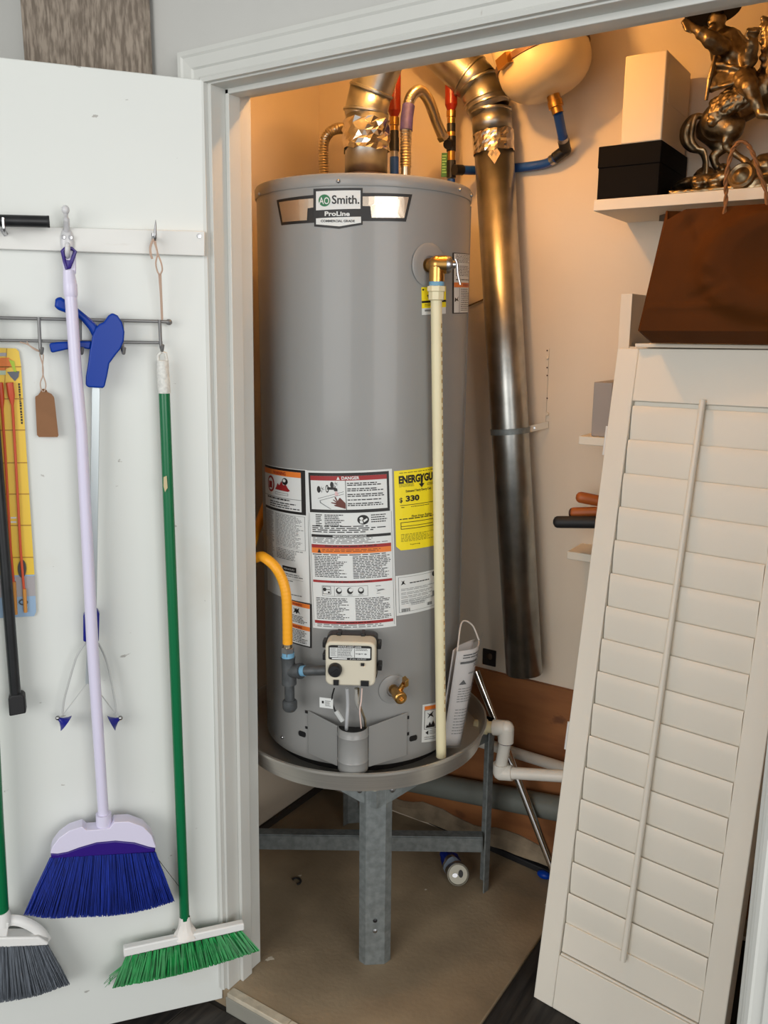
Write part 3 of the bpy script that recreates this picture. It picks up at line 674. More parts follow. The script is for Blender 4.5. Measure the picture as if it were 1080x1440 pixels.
gp = thing('waste_pipe', 'thick grey waste pipe low along the plywood wall', 'pipe', G0)
t0 = (LW + .03 - G0.x)/e5.x
M().tube([G0 + e5*t0, G1 + e5*.75], .036, 24).build('pipe', mat('grey_pipe_paint', (104, 108, 102), .55, var=.08, scale=8), gp)
ply = struct(M().box((LW+.002, BW-.014, .055), (1.25, BW-.001, .588)).build('trim_9', PLY)); lab(ply, 'brown plywood panel along the bottom of the back wall')
m = M(); k = 40; pts = []
xs = [LW + .005 + i*(1.5/k) for i in range(k+1)]
top_ = [(x, BW-.018, .076 + .010*math.sin(x*23) + rng.uniform(-.004, .004)) for x in xs]; bot = [(x, BW-.018, .030 + rng.uniform(-.003, .003)) for x in xs]
back = [(x, BW-.012, z) for x, _, z in top_]; fr0 = [(x, BW-.034, z-.014) for x, _, z in top_]; fr1 = [(x, BW-.036, z) for x, _, z in bot]
m.grid([back, top_, fr0, fr1, bot]); sl = struct(m.build('baseboard_back', mat('rough_mortar', (142, 126, 104), .85, var=.2, scale=24, bump=.3))); lab(sl, 'rough mortar ledge under the plywood')
struct(M().box((LW+.002, .14, .0), (LW+.012, BW, .022)).build('gap_shade_left', mat('dark_gap', (52, 46, 40), .9)))  # dark strip painted in for the shaded gap at the left wall's foot
s0, s1 = onZ(604, 1153, .008), onZ(765, 1224, .008); sd = (s1-s0).normalized(); sn = V3((-sd.y, sd.x, 0))
tag(M().prism([s0 - sn*.012 - Z*.007, s1 + sd*.3 - sn*.012 - Z*.007, s1 + sd*.3 + sn*.014 - Z*.007, s0 + sn*.014 - Z*.007], Z*.020).build('rubber_strip', BLKR, bevel=.003), 'long black strip lying on the pad along the back wall', 'strip')
pt = onV(669, 944, .822); pq = onV(772, 1207, .775); pb = pt + (pq-pt)*((pt.z-.006)/(pt.z-pq.z))
ch = thing('chrome_pole', 'shiny chrome pole leaning on the plywood beside the drain elbow', 'pole', pb)
pd = (pt-pb).normalized(); M().tube([pb + pd*.012, pt], .0115, 20).build('shaft', CHROME, ch)
q = onZ(765, 1230, .012); tag(M().ell((q.x, q.y, .012), .022, .014, .012).build('bottle_cap', BLUEP), 'blue plastic scrap at the foot of the leaning louvred panel', 'cap')
# crushed can
cp_ = onZ(644, 1231, .030); can = thing('crushed_can', 'crushed blue and silver drink can on the concrete near the right stand leg', 'can', (cp_.x, cp_.y, 0))
cv = (CP - cp_); cv.z = 0; cv.normalize(); ca = (cv*.86 + Z*.42 + V3((.2, -.05, 0))).normalized(); r1 = ca.cross(Z).normalized(); u1 = r1.cross(ca)
lc = V3((cp_.x, cp_.y, .033))
m = M(); rows = []
bk = (-cv*.5 + V3((-.52, .2, 0))).normalized()
for i in range(9):
    f_ = i/8; cc = lc + (-ca*(1-f_) + bk*f_)*.085*f_ + Z*(.004*f_); row = []
    for j in range(20):
        a = 2*math.pi*j/20; rr = .031*(1 - .12*f_) * (1 + (.22*math.sin(3*a + f_*5) * (f_ if f_ < .8 else .8)))
        pnt = cc + r1*rr*math.cos(a) + u1*rr*math.sin(a)*(1-.35*f_); pnt.z = max(pnt.z, .001); row.append(pnt)
    row.append(row[0]); rows.append(row)
m.mat(0).grid(rows[:4]); m.mat(1).grid(rows[3:6]); m.mat(0).grid(rows[5:7]); m.mat(2).grid(rows[6:]); m.add(rows[-1][:-1], [tuple(range(20))])
m.build('body', [STEEL, mat('can_blue', (176, 194, 216), .3, .4), mat('can_navy', (18, 40, 130), .25, .5)], can, smooth=25)
m = M(); m.lathe(lc, ca, [(.031, -.002), (.032, .002), (.029, .004), (.027, .0005), (.001, .0005)], 28, cap=False); lid = m.build('lid', mat('can_top', (170, 166, 152), .5, .6), can)
m = M(); m.prism([lc + r1*(-.008 + .007*math.cos(a)) + u1*(.002 + .011*math.sin(a)) + ca*.0008 for a in [i*math.pi/8 for i in range(16)]], ca*.0008); m.build('mouth', BLKL, lid)
m = M(); m.prism([lc + r1*(.009 + .008*math.cos(a)) + u1*(-.002 + .006*math.sin(a)) + ca*.001 for a in [i*math.pi/7 for i in range(14)]], ca*.0014); m.build('tab', STEEL, lid)
# junction hole in the wall
q = onV(688, 924, BW-.002); jb = thing('junction_box', 'small dark open electrical box low on the back wall', 'electrical box', (q.x, BW, q.z-.02))
m = M(); m.box((q.x-.020, BW-.005, q.z-.026), (q.x+.022, BW-.0005, q.z+.024)); m.build('box_opening', mat('dark_box', (30, 24, 20), .8), jb)
M().ell((q.x+.004, BW-.006, q.z+.004), .008, .003, .010).build('cable_end', mat('cable_brown', (84, 66, 50), .7), jb)
tag(M().tube(spline([onV(652, 432, BW-.004), onV(664, 428, BW-.006), onV(700, 412, BW-.004)], 4), .0022, 6).build('wall_cable', mat('cable_brown', (84, 66, 50), .7)), 'thin dark cable crossing the back wall behind the round duct', 'cable')
tag(M().tube([onZ(417 + 6*math.cos(a), 1239 + 4.5*math.sin(a), .0035) for a in [-2.6 + .45*k for k in range(10)]], .003, 8).build('dark_curl', BLKR), 'small dark curl of debris on the pad left of the front leg', 'debris')

# manual in a clear sleeve
mt = thing('manual_pouch', 'curved paper manual in a clear sleeve standing in the pan', 'manual', (.38, .44, .531))
def manual_pt(s, t, grow=0.0, o=0.0):
    s_ = -grow + s*(1+2*grow); 
    a, b = onV(642.5 - 20*t, 916 + 132*t, .44 - .01*t), onV(673 - 29*t, 900 + 140*t, .54 - .03*t)
    q = a.lerp(b, s_); nrm = (b-a).cross(Z).normalized(); nrm = nrm if nrm.dot(CP-q) > 0 else -nrm
    bow = math.sin(math.pi*min(max(s_, 0), 1))*.024
    return q + nrm*(bow + o)
m = M(); m.grid([[manual_pt(i/12, j/10) for i in range(13)] for j in range(11)])
bk_ = M(); m.grid([[manual_pt(i/8, j/4, 0, -.012 - .03*math.sin(math.pi*i/8)) for i in range(9)] for j in range(5)])
pg = m.build('pages', mat('paper', (206, 202, 200), .7), mt, solid=.001)
dd = Decal([(0, 0), (1, 0), (1, 1), (0, 1)], lambda p, h: manual_pt(p[0], p[1], 0, h+.0006), .12)
dd.lines(.14, .045, .95, .10, 2, BLKL, 1, .45, .1, .2); dd.rect(.10, .118, .93, .142, BLKL, 1); dd.lines(.5, .16, .9, .20, 2, BLKL, 1, .4, .2)
dd.poly([(.14, .36), (.24, .31), (.34, .36)], BLKL, 1); dd.lines(.35, .24, .8, .28, 1, GRYT, 1, .4); dd.lines(.15, .40, .9, .56, 6, GRYT, 1, .35, .2); dd.lines(.15, .62, .9, .90, 9, GRYT, 1, .3, .25)
dd.build('print', pg)
m = M(); m.grid([[manual_pt(i/12, -.08 + 1.1*j/10, .06, .004) for i in range(13)] for j in range(11)])
m.build('sleeve', mat('clear_film', (220, 222, 224), .12, alpha=.16), mt)
m = M(); m.tube(spline([manual_pt(0, 0, 0, .001), manual_pt(.45, -.22, 0, -.05), manual_pt(.8, -.16, 0, -.03), manual_pt(1, 0, 0, .001)], 8), .0022, 6); m.build('sleeve_rim', mat('film_edge', (226, 216, 206), .3), mt)

# ================================================================== PIPES OVER THE HEATER
def sweep_axis(pts, k=6): return spline(pts, k)
flue = thing('flue_pipe', 'bent flue vent pipe rising from the heater top with foil tape', 'vent pipe', (vx, HY, fz+.02))
Pv = [V3((vx, HY, fz+.022)), onV(513, 196, HY), onV(514, 160, HY), onV(522, 127, HY), onV(533, 96, HY), onV(549, 56, HY)]
Rv = .0505
def pipe_seg(pts, r, name, mt_, par, rings=()):
    o = M().tube(pts, r, 40, cap=False).build(name, mt_, par, solid=.0012)
    for p_, ax_ in rings: M().lathe(p_ - ax_*.004, ax_, [(r+.0005, 0), (r+.004, .002), (r+.004, .006), (r+.0005, .008)], 40, cap=False).build('joint_ring', mt_, par)
    return o
pipe_seg([Pv[0], V3((Pv[0].x, HY, Pv[1].z)), V3((vx+.002, HY, Pv[2].z-.005))], Rv, 'collar', GALV, flue)
d1_ = (Pv[3]-Pv[2]).normalized(); d2_ = (Pv[4]-Pv[3]).normalized()
pipe_seg([V3((vx+.002, HY, Pv[2].z-.010)), Pv[2], Pv[3]], Rv*.985, 'elbow_section', GALV, flue, [(Pv[2] + d1_*.004, (Z+d1_).normalized())])
pipe_seg([Pv[3]-d1_*.004, Pv[3], Pv[4], Pv[5]], Rv*.97, 'elbow_section', GALV, flue, [(Pv[3], (d1_+d2_).normalized())])
m = M(); zt0, zt1 = onV(513, 213, HY).z, onV(513, 172, HY).z; rows = []
for i in range(8):
    rows.append([])
    for j in range(24):
        a = 2*math.pi*(j + .5*(i % 2))/24; r_ = Rv + .004 + rng.uniform(-.003, .004); rows[-1].append(V3((vx + r_*math.cos(a), HY + r_*math.sin(a), zt0 + (zt1-zt0)*i/7 + rng.uniform(-.004, .004))))
    rows[-1].append(rows[-1][0])
m.grid(rows); lab(m.build('foil_tape', FOIL, flue, smooth=0), 'crinkled shiny foil tape band')

def flex(name, pts, r, par, k=60, pitch=.0062):
    P_ = spline(pts, 30); L = [0]
    for a, b in zip(P_, P_[1:]): L.append(L[-1] + (b-a).length)
    n_ = int(L[-1]/(pitch/4)); Q_ = []; R_ = []; j = 0
    for i in range(n_+1):
        s_ = L[-1]*i/n_
        while j < len(L)-2 and L[j+1] < s_: j += 1
        f_ = (s_-L[j])/max(L[j+1]-L[j], 1e-9); Q_.append(P_[j].lerp(P_[j+1], f_)); R_.append(r*(1 + .075*math.cos(2*math.pi*s_/pitch)))
    return M().tube(Q_, R_, 14).build(name, FLEXM, par)
def hexnut(c, ax, r, h, name, m_, par): return M().lathe(c, ax, [(r*.86, 0), (r, .002), (r, h-.002), (r*.86, h)], 6).build(name, m_, par, smooth=0)
f0 = onV(455.5, 240, .50); f0.z = 1.925
fl1 = thing('flex_connector', 'short corrugated connector curling behind the flue on its left', 'water connector', f0)
hexnut(f0, Z, .015, .020, 'nut', STEEL, fl1); M().tube([f0 - Z*.012, f0 + Z*.002], .010, 14).build('nipple', STEEL, fl1); M().tube([f0 + Z*.018, f0 + Z*.050], .0105, 14).build('sleeve', FLEXM, fl1)
tee_l = onV(549, 200, .64)
flex('hose', [f0 + Z*.045, onV(455, 205, .50), onV(460, 190, .51), onV(474, 181, .53), onV(495, 183, .58), onV(520, 195, .62), tee_l - V3((.02, .0, 0))], .0125, fl1)
g0 = onV(570.5, 240, .50); g0.z = 1.925
fl2 = thing('flex_connector', 'tall corrugated connector arching right of the flue with purple band', 'water connector', g0)
hexnut(g0, Z, .015, .020, 'nut', STEEL, fl2); M().tube([g0 - Z*.012, g0 + Z*.002], .010, 14).build('nipple', STEEL, fl2); M().tube([g0 + Z*.018, g0 + Z*.045], .0108, 14).build('sleeve', FLEXM, fl2)
tee_r = onV(630, 205, .78)
hp = [g0 + Z*.040, onV(570.5, 205, .50), onV(572, 165, .51), onV(577, 138, .53), onV(590, 127.5, .57), onV(603, 142, .63), onV(614, 172, .71), onV(622, 191, .76)]
flex('hose', hp, .0128, fl2)
bd = [onV(571.2, 184, .503), onV(572, 166, .508), onV(574.6, 149, .518)]
lab(M().tube(bd, .0150, 16).build('band', mat('purple_wrap', (66, 56, 108), .6, var=.3, scale=60), fl2), 'purple printed band')
ee = (tee_r - hp[-1]).normalized(); hexnut(hp[-1] - ee*.006, ee, .0165, .016, 'nut', FLEXM, fl2)
# left manifold
def manifold(name, label, px, v, ys, parts):
    c = onV(px, ys, v); o = thing(name, label, 'pipe fitting', c)
    def at(y, dx=0): return onV(px + dx, y, v)
    for nm, m_, y0_, y1_, r_ in parts: M().tube([at(y0_), at(y1_)], r_, 16).build(nm, m_, o)
    return o, at
ml, atl = manifold('pipe_manifold', 'pipe riser left of the arching connector, red above and blue below', 554.5, .64, 240,
    [('red_pipe', REDPEX, 156, 60, .0165), ('crimp_ring', BRASS, 176, 165, .0125), ('crimp_ring', BRASS, 184, 177, .0105), ('coupling', BLKP, 195, 184, .0115), ('tee', BLKP, 213, 194, .0125), ('crimp_ring', STEEL, 222, 213, .0105), ('blue_pipe', BLUEPEX, 246, 221, .0115)])
M().tube([atl(156), atl(165)], [.0165, .009], 16).build('red_pipe_neck', REDPEX, ml)
lab(M().tube([onV(536, 201, .635), onV(551, 201, .64)], [.0125, .011], 14).build('branch', BLKP, ml), 'side branch of the tee')
mr, atr = manifold('pipe_manifold', 'pipe riser with green tag between the arching connector and the round duct', 634.5, .80, 252,
    [('red_pipe', REDPEX, 147, 90, .0165), ('crimp_ring', BRASS, 165, 156, .0125), ('crimp_ring', BRASS, 174, 166, .0105), ('coupling', BLKP, 186, 174, .0115), ('crimp_ring', BRASS, 192, 186, .0115), ('tee', BLKP, 213, 192, .0125), ('crimp_ring', BRASS, 227, 213, .0105), ('tee', BLKP, 250, 226, .0125)])
M().tube([atr(147), atr(157)], [.0165, .009], 16).build('red_pipe_neck', REDPEX, mr)
M().tube([atr(202), tee_r - ee*.004], .012, 14).build('branch', BLKP, mr)
M().tube([atr(252), V3((atr(252).x, .80, 1.80))], .0105, 14).build('blue_pipe', BLUEPEX, mr)
q = onV(626, 232, .795); gt = M().obox(q, V3((.009, .004, 0)), V3((.001, -.002, 0)), Z*.030).build('valve_tag', mat('green_tag', (40, 110, 40), .5), mr)
fd = flat_decal([q + V3((-.009, -.004-.0025, 0)) + Z*.030, q + V3((.009, .004-.0025, 0)) + Z*.030, q + V3((.009, .004-.0025, 0)) - Z*.030, q + V3((-.009, -.004-.0025, 0)) - Z*.030], V3((.4, -.9, 0)))
fd.lines(.15, .1, .85, .9, 7, mat('tag_light_green', (130, 190, 110), .5), 0, .5, .4, .3); fd.build('tag_print', gt)
# expansion tank and its blue feed
tk = onV(764, 84, .765)
ta = (onV(781, 146, .775) - tk).normalized()
xt = thing('expansion_tank', 'cream expansion tank strapped high on the wall beside the duct', 'tank', tk)
m = M(); R_ = .112
prof_ = [(R_*math.cos(math.radians(a)), -.155 - .06*math.sin(math.radians(-a))) for a in range(-90, 1, 10)]
prof_ = [(max(R_*math.cos(a), .002), -.15 + .07*math.sin(a)) for a in [math.radians(-90+9*i) for i in range(11)]] + [(R_+.001, -.046), (R_+.001, -.040)] + [(max(R_*math.cos(a)**.75, .002) if math.cos(a) > 1e-6 else .002, .015 + .072*math.sin(a)) for a in [math.radians(9*i) for i in range(11)]]
m.lathe(tk, ta, prof_, 56, cap=True); m.build('shell', TANKC, xt)
m = M(); b0 = tk - ta*.006; m.lathe(b0 - ta*.010, ta, [(R_+.001, 0), (R_+.0035, .001), (R_+.0035, .015), (R_+.001, .016)], 56, cap=False); sb = m.build('strap', mat('strap_brown', (98, 70, 50), .5, .4), xt)
q = onplane(707, 86, b0, ta); q = b0 + (q-b0).normalized()*(R_+.008); dq = (q-b0).normalized(); M().obox(q, dq*.008, ta.cross(dq)*.020, ta*.012).build('buckle', BRASS, sb)
n0 = tk + ta*.085; M().lathe(n0, ta, [(.016, 0), (.016, .014), (.0185, .015), (.0185, .030), (.014, .031), (.014, .045)], 16).build('nipple', BRASS, xt)
be = V3((onV(795, 211, .868)))
feed = thing('feed_pipe', 'blue water pipe with black elbow linking tank and riser', 'pipe', be)
n1_ = n0 + ta*.042; q1 = be + (n1_-be).normalized()*.026; dq = (n1_-be).normalized()
M().tube([n1_, q1 + dq*.012], .0118, 14).build('blue_pipe', BLUEPEX, feed); M().tube([q1 + dq*.014, q1 + dq*.002], .0135, 14).build('crimp_ring', STEEL, feed)
s_end = onV(648, 239, .80); mid_ = [be + V3((-.018, .0, -.012)), onV(770, 229, .880), onV(745, 234, .884), onV(700, 238, .882), onV(672, 239.5, .86), s_end]
M().tube(spline(mid_, 6), .0118, 14).build('blue_pipe', BLUEPEX, feed)
m = M(); m.tube([q1 + dq*.004, be], .0145, 14); m.ell(be, .0155); m.tube([be, mid_[0] + (mid_[1]-mid_[0]).normalized()*.012], .0145, 14); m.build('elbow', BLKP, feed)
c_ = mid_[0]; dd_ = (mid_[1]-mid_[0]).normalized(); M().tube([c_ + dd_*.012, c_ + dd_*.024], .0135, 14).build('crimp_ring', STEEL, feed)
m = M(); dd_ = (s_end - mid_[-2]).normalized(); m.tube([s_end - dd_*.004, s_end + dd_*.024], .0135, 14); m.build('branch', BLKP, feed)

# round galvanised duct hung on the back wall
D0, D1 = onV(693, 186, .822), onV(737, 946, .822); du = (D0-D1).normalized()
duct = thing('round_duct', 'long galvanised round duct hanging at a slant by the back wall', 'duct', D1)
m = M(); Rd = .051
m.tube([D1, D1.lerp(D0, .5), D0], Rd, 44, cap=False); m.build('duct', GALV, duct, solid=.001)
th_ = D0 - du*.03
E1, E2, E3 = onV(690, 158, .82), onV(672, 118, .81), onV(640, 88, .79); E4 = onV(600, 50, .77)
m = M(); m.tube([D0 - du*.004, E1], Rd*1.01, 44, cap=False); m.build('elbow_section', GALV, duct, solid=.001)
a1 = (E2-E1).normalized(); a2 = (E3-E2).normalized()
m = M(); m.tube([E1, E1.lerp(E2, .5), E2], Rd*1.03, 44, cap=False); m.build('elbow_section', GALV, duct, solid=.001)
m = M(); m.tube([E2 - a1*.004, E2 + a2*.02, E3, E4], Rd*1.06, 44, cap=False); m.build('elbow_section', GALV, duct, solid=.001)
for c_, ax_, r_ in ((E1, du, 1.0), (E1 + a1*.020, (du+a1).normalized(), 1.03), (E1 + a1*.034, (du*.7+a1).normalized(), 1.03), (E2, a1, 1.03), (E2 + a2*.03, a2, 1.06)):
    M().lathe(c_ - ax_*.004, ax_, [(Rd*r_, 0), (Rd*r_+.004, .002), (Rd*r_+.004, .006), (Rd*r_, .008)], 44, cap=False).build('joint_ring', GALV, duct)
rows = []; rr1 = du.cross(V3((0, 1, 0))).normalized(); rr2 = rr1.cross(du)
for i in range(9):
    rows.append([])
    for j in range(40):
        a = 2*math.pi*j/40; r_ = Rd + .0022 + rng.uniform(-.0006, .0012); rows[-1].append(D0 - du*(.002 + .052*i/8 + (rng.uniform(-.003, .003) if i in (0, 8) else 0)) + rr1*r_*math.cos(a) + rr2*r_*math.sin(a))
    rows[-1].append(rows[-1][0])
M().grid(rows).build('foil_tape', FOIL, duct, smooth=0)
dc = (CP-D0); dc = (dc - du*dc.dot(du)).normalized(); dt_ = du.cross(dc)
sc_ = D0.lerp(D1, .045); 
st_ = Decal([(-.016, .0), (0, .020), (.016, 0), (0, -.020)], lambda p, h: sc_ + du*p[1]*1.25 + (dc*math.cos(p[0]/Rd) + dt_*math.sin(p[0]/Rd)*1)*(Rd+.0012+h), .01)
st_.rect(0, 0, 1, 1, mat('sticker_tan', (206, 176, 130), .6), 0)
for k in range(4): st_.rect(.22 + k*.10, .2, .27 + k*.10, .45, BLKL, 1)
st_.lines(.5, .5, .85, .8, 3, GRYT, 1, .4, .2, .2); st_.build('sticker', duct, 'diamond shaped sticker')
# perforated strap holding the duct
hs = thing('pipe_strap', 'perforated metal strap around the slanting duct screwed to the wall', 'strap', onV(770, 597, BW))
sz = onV(720, 606, .822); tt = (D0.z - sz.z)/(D0.z - D1.z); sc2 = D0.lerp(D1, tt)
m = M(); m.lathe(sc2 - du*.008, du, [(Rd+.0012, 0), (Rd+.0026, .0002), (Rd+.0026, .0158), (Rd+.0012, .016)], 44, cap=False); m.build('loop', STAND, hs)
a_, b_ = onV(742, 604, .850), onV(771, 597, BW-.004)
m = M(); m.obox(a_.lerp(b_, .5), (b_-a_)*.5, (b_-a_).cross(Z).normalized()*.0009, Z*.009); m.build('arm', SHELF, hs)
m = M(); w0, w1 = onV(769.5, 490, BW-.002), onV(769.5, 600, BW-.002); m.box((w0.x-.006, BW-.003, w1.z), (w0.x+.006, BW-.0005, w0.z)); m.build('wall_strip', WALLP, hs)
for yy in (503, 582): q = onV(769.5, yy, BW-.003); M().lathe(q, (0, -1, 0), [(.0055, 0), (.0045, .003), (.001, .0035)], 12).build('screw', WALLP, hs)
for yy in (493, 517, 528, 560): q = onV(769.5, yy, BW-.0032); M().lathe(q, (0, -1, 0), [(.0022, 0), (.0022, .0006)], 10).build('strap_hole', mat('hole_brown', (80, 60, 46), .8), hs)
q = a_.lerp(b_, .35) - Z*.0; M().lathe(q + V3((0, -.002, 0)), V3((.3, -.9, 0)), [(.004, 0), (.003, .003)], 10).build('screw', STEEL, hs)

# gas hose and its fittings on the left
gx, gr_ = 405.5, HR + .060
def gp_(x, y, o=.060): return oncyl(x, y, HR+o)
h_end = gp_(404.5, 905)
gh = thing('gas_hose', 'yellow coated flexible gas hose curving in from the left', 'gas hose', h_end)
pts = [h_end, gp_(404, 870), gp_(402.5, 838), gp_(397, 815, .062), gp_(386, 796, .07)]
p5 = pts[-1]; pts += [onV(370, 783, p5.y - .0), onV(352, 775, p5.y+.06), V3((LW+.02, .62, onV(352, 775, p5.y+.06).z + .05))]
flexY = M(); P_ = spline(pts, 16); rr_ = [.0118*(1 + .018*math.sin(i*1.9)) for i in range(len(P_))]; flexY.tube(P_, rr_, 16); flexY.build('hose', YEL, gh)
M().tube([gp_(404.5, 903), gp_(404.8, 910)], .0108, 14).build('ferrule', FLEXM, gh); hexnut(gp_(404.8, 922), Z, .0155, .022, 'nut', STEEL, gh)
gt_ = thing('gas_pipe_tee', 'grey iron gas tee with capped drip leg left of the control', 'pipe fitting', gp_(406, 940))
tc_ = gp_(406, 944); up_ = gp_(405, 924); lo_ = gp_(407, 962)
m = M(); m.tube([up_, up_.lerp(tc_, .3), tc_, lo_], [.0175, .016, .0165, .0175], 18); rd = (gp_(455, 942.5, .065) - tc_).normalized(); m.tube([tc_, tc_ + rd*.028], [.015, .0175], 18); m.tube([tc_ + rd*.028, tc_ + rd*.036], .0185, 18); m.build('tee', IRON, gt_)
M().tube([up_ + Z*.012, up_ - Z*.002], .0150, 16).build('thread_tape', mat('blue_thread_tape', (110, 160, 190), .6), gt_)
M().tube([tc_ + rd*.036, tc_ + rd*.047], .0125, 16).build('thread_tape', mat('blue_thread_tape', (110, 160, 190), .6), gt_)
M().tube([tc_ + rd*.044, gp_(460, 942.5, .060)], .0115, 16).build('nipple', IRON, gt_)
M().tube([lo_, gp_(407.5, 986)], .0118, 16).build('drip_leg', IRON, gt_)
m = M(); c_ = gp_(407.5, 984); m.lathe(c_, -Z, [(.0140, 0), (.0175, .004), (.0175, .020), (.013, .027), (.002, .029)], 18); m.build('cap', IRON, gt_)

# ------------------------------------------------------------------ closet ceiling lamp (above the frame)
cl = thing('ceiling_lamp', 'bare warm bulb in a white holder on the closet ceiling', 'lamp', (LAMP.x, LAMP.y, CZC))
M().lathe((LAMP.x, LAMP.y, CZC), (0, 0, -1), [(.055, 0), (.055, .012), (.030, .022), (.022, .060), (.022, .070)], 24).build('lamp_holder', WHITEP, cl)
M().lathe((LAMP.x, LAMP.y, CZC-.068), (0, 0, -1), [(.013, 0), (.014, .02), (.028, .05), (.030, .064), (.024, .082), (.010, .092), (.001, .094)], 20).build('bulb', mat('bulb_glass', (255, 190, 110), .3, emit=14), cl)
lp = bpy.data.lights.new('bulb_light', 'POINT'); lp.energy = LAMP_POWER; lp.color = LAMP_COL; lp.shadow_soft_size = .032
lo_b = bpy.data.objects.new('bulb_light', lp); COL.objects.link(lo_b); lo_b.location = LAMP + V3((0, 0, -.02))

# ================================================================== SHELVES ON THE BACK WALL
SZ0, SZ1, SFV = 1.858, 1.882, .657
q0 = onZ(835, 297, SZ0)
sh = thing('wall_shelf', 'upper white shelf carrying the boxes and the bronze statue', 'shelf', (1.1, BW, SZ0))
M().box((q0.x, SFV, SZ0), (RW-.002, BW-.001, SZ1)).build('board', SHELF, sh, bevel=.0012)
br = onV(938, 300, .80); m = M(); m.tube(spline([V3((br.x-.022, .84, SZ0-.004)), V3((br.x, .80, SZ0-.010)), V3((br.x+.03, .76, SZ0-.022)), V3((br.x+.05, .73, SZ0-.016))], 6), [.003]*19, 8)
m.obox(V3((br.x+.012, .785, SZ0-.009)), V3((.022, -.025, -.004)), V3((.008, .008, 0)), V3((0, 0, .008))); m.build('hook', mat('dark_hook', (70, 62, 54), .5), sh)
sh2 = thing('wall_shelf', 'short white shelf end holding a grey box beside the panel hinge', 'shelf', (1.0, BW, 1.317))
q = onV(815, 625, .70); z0, z1 = q.z, onV(813, 613, .70).z
M().box((q.x-.003, .70, z0), (RW-.002, BW-.001, z1)).build('board', SHELF, sh2, bevel=.0015); Z2 = z1
sh3 = thing('wall_shelf', 'lower white shelf end below the tool handles', 'shelf', (1.0, BW, 1.02))
q = onV(797, 786, .79); z0, z1 = q.z, onV(797, 775, .79).z
M().box((q.x, .79, z0), (RW-.002, BW-.001, z1)).build('board', SHELF, sh3, bevel=.0015); Z3 = z1
q = onV(832, 612, .72); zt_ = onV(836, 537, .72).z
m = M(); m.box((q.x, .715, Z2+.0005), (q.x+.046, .87, zt_))
tag(m.build('grey_box', mat('grey_card', (150, 142, 136), .6), bevel=.0015), 'small plain grey box standing on the short middle shelf', 'box')
# tools on the lower shelf
def handle(name, label, px0, px1, v0, v1, r0, r1, m_, z_shift=0):
    a, b = onV(*px0, v0), onV(*px1, v1); d_ = (b-a).normalized(); L = (b-a).length
    return M().tube([a - d_*.0, a + d_*.004, a + d_*.010, a + d_*.022, a.lerp(b, .6), b], [r0*.35, r0*.8, r0, r0*1.02, (r0+r1)/2, r1], 16), a, b, d_
hm = thing('tool', 'black tool handle, lowest of the three sticking out above the lower shelf', 'tool', onV(800, 742, .73))
mm, a, b, d_ = handle('', '', (778, 734), (900, 735), .71, .76, .0155, .0155, BLKP); mm.build('grip', BLKR, hm)
M().obox(b + d_*.02, d_*.03, d_.cross(Z)*.012, Z*.02).build('head', STEEL, hm)
wm = thing('tool', 'orange wooden tool handle lying directly on top of the black one', 'tool', onV(815, 722, .75))
mm, a, b, d_ = handle('', '', (800, 721), (900, 718), .75, .80, .0135, .012, BRASS); mm.build('grip', mat('orange_wood', (168, 88, 34), .5, var=.15, scale=14), wm)
M().ell(a + d_*.006, .006, .012, .0125).build('dark_end', mat('dark_wood', (70, 34, 18), .5), wm); M().obox(b + d_*.03, d_*.04, d_.cross(Z)*.004, Z*.012).build('blade', STEEL, wm)
wm2 = thing('tool', 'orange wooden tool handle, highest of the three, tilted upwards', 'tool', onV(815, 700, .77))
mm, a, b, d_ = handle('', '', (810, 698), (900, 716), .76, .82, .0145, .013, BRASS); mm.build('grip', mat('orange_wood', (168, 88, 34)), wm2)
M().obox(b + d_*.03, d_*.04, d_.cross(Z)*.004, Z*.012).build('blade', STEEL, wm2)

# boxes on the upper shelf
a = onV(839, 280, .672); b = onV(925, 275, .672); zt_ = onV(839, 208, .672).z
bx0, bx1 = a.x, b.x; bd_ = .215
bb = thing('black_box', 'black cardboard box at the left end of the upper shelf', 'box', (bx0+.05, .77, SZ1))
M().box((bx0, .672, SZ1+.0005), (bx1, .672+bd_, zt_)).build('carton', mat('black_card', (5, 3, 3), .75, spec=.15), bb, bevel=.002)
m = M(); m.box((bx0-.0015, .670, zt_-.045), (bx1+.0015, .672+bd_+.0015, zt_+.0015)); m.build('lid', mat('black_card', (9, 6, 6)), bb, bevel=.002)
wx0 = onV(872, 205, .676).x; wz = onV(940, 69, .676).z
wb = thing('white_box', 'tall white box standing on top of the black box', 'box', (wx0+.05, .77, zt_))
M().box((wx0, .676, zt_+.002), (bx1-.002, .676+.20, wz)).build('carton', mat('white_card', (228, 214, 190), .45), wb, bevel=.003)
m = M(); m.box((bx1-.0022, .70, wz-.10), (bx1-.001, .70+.172, wz-.012)); m.build('flap', mat('white_card', (228, 214, 190)), wb, bevel=.0005)

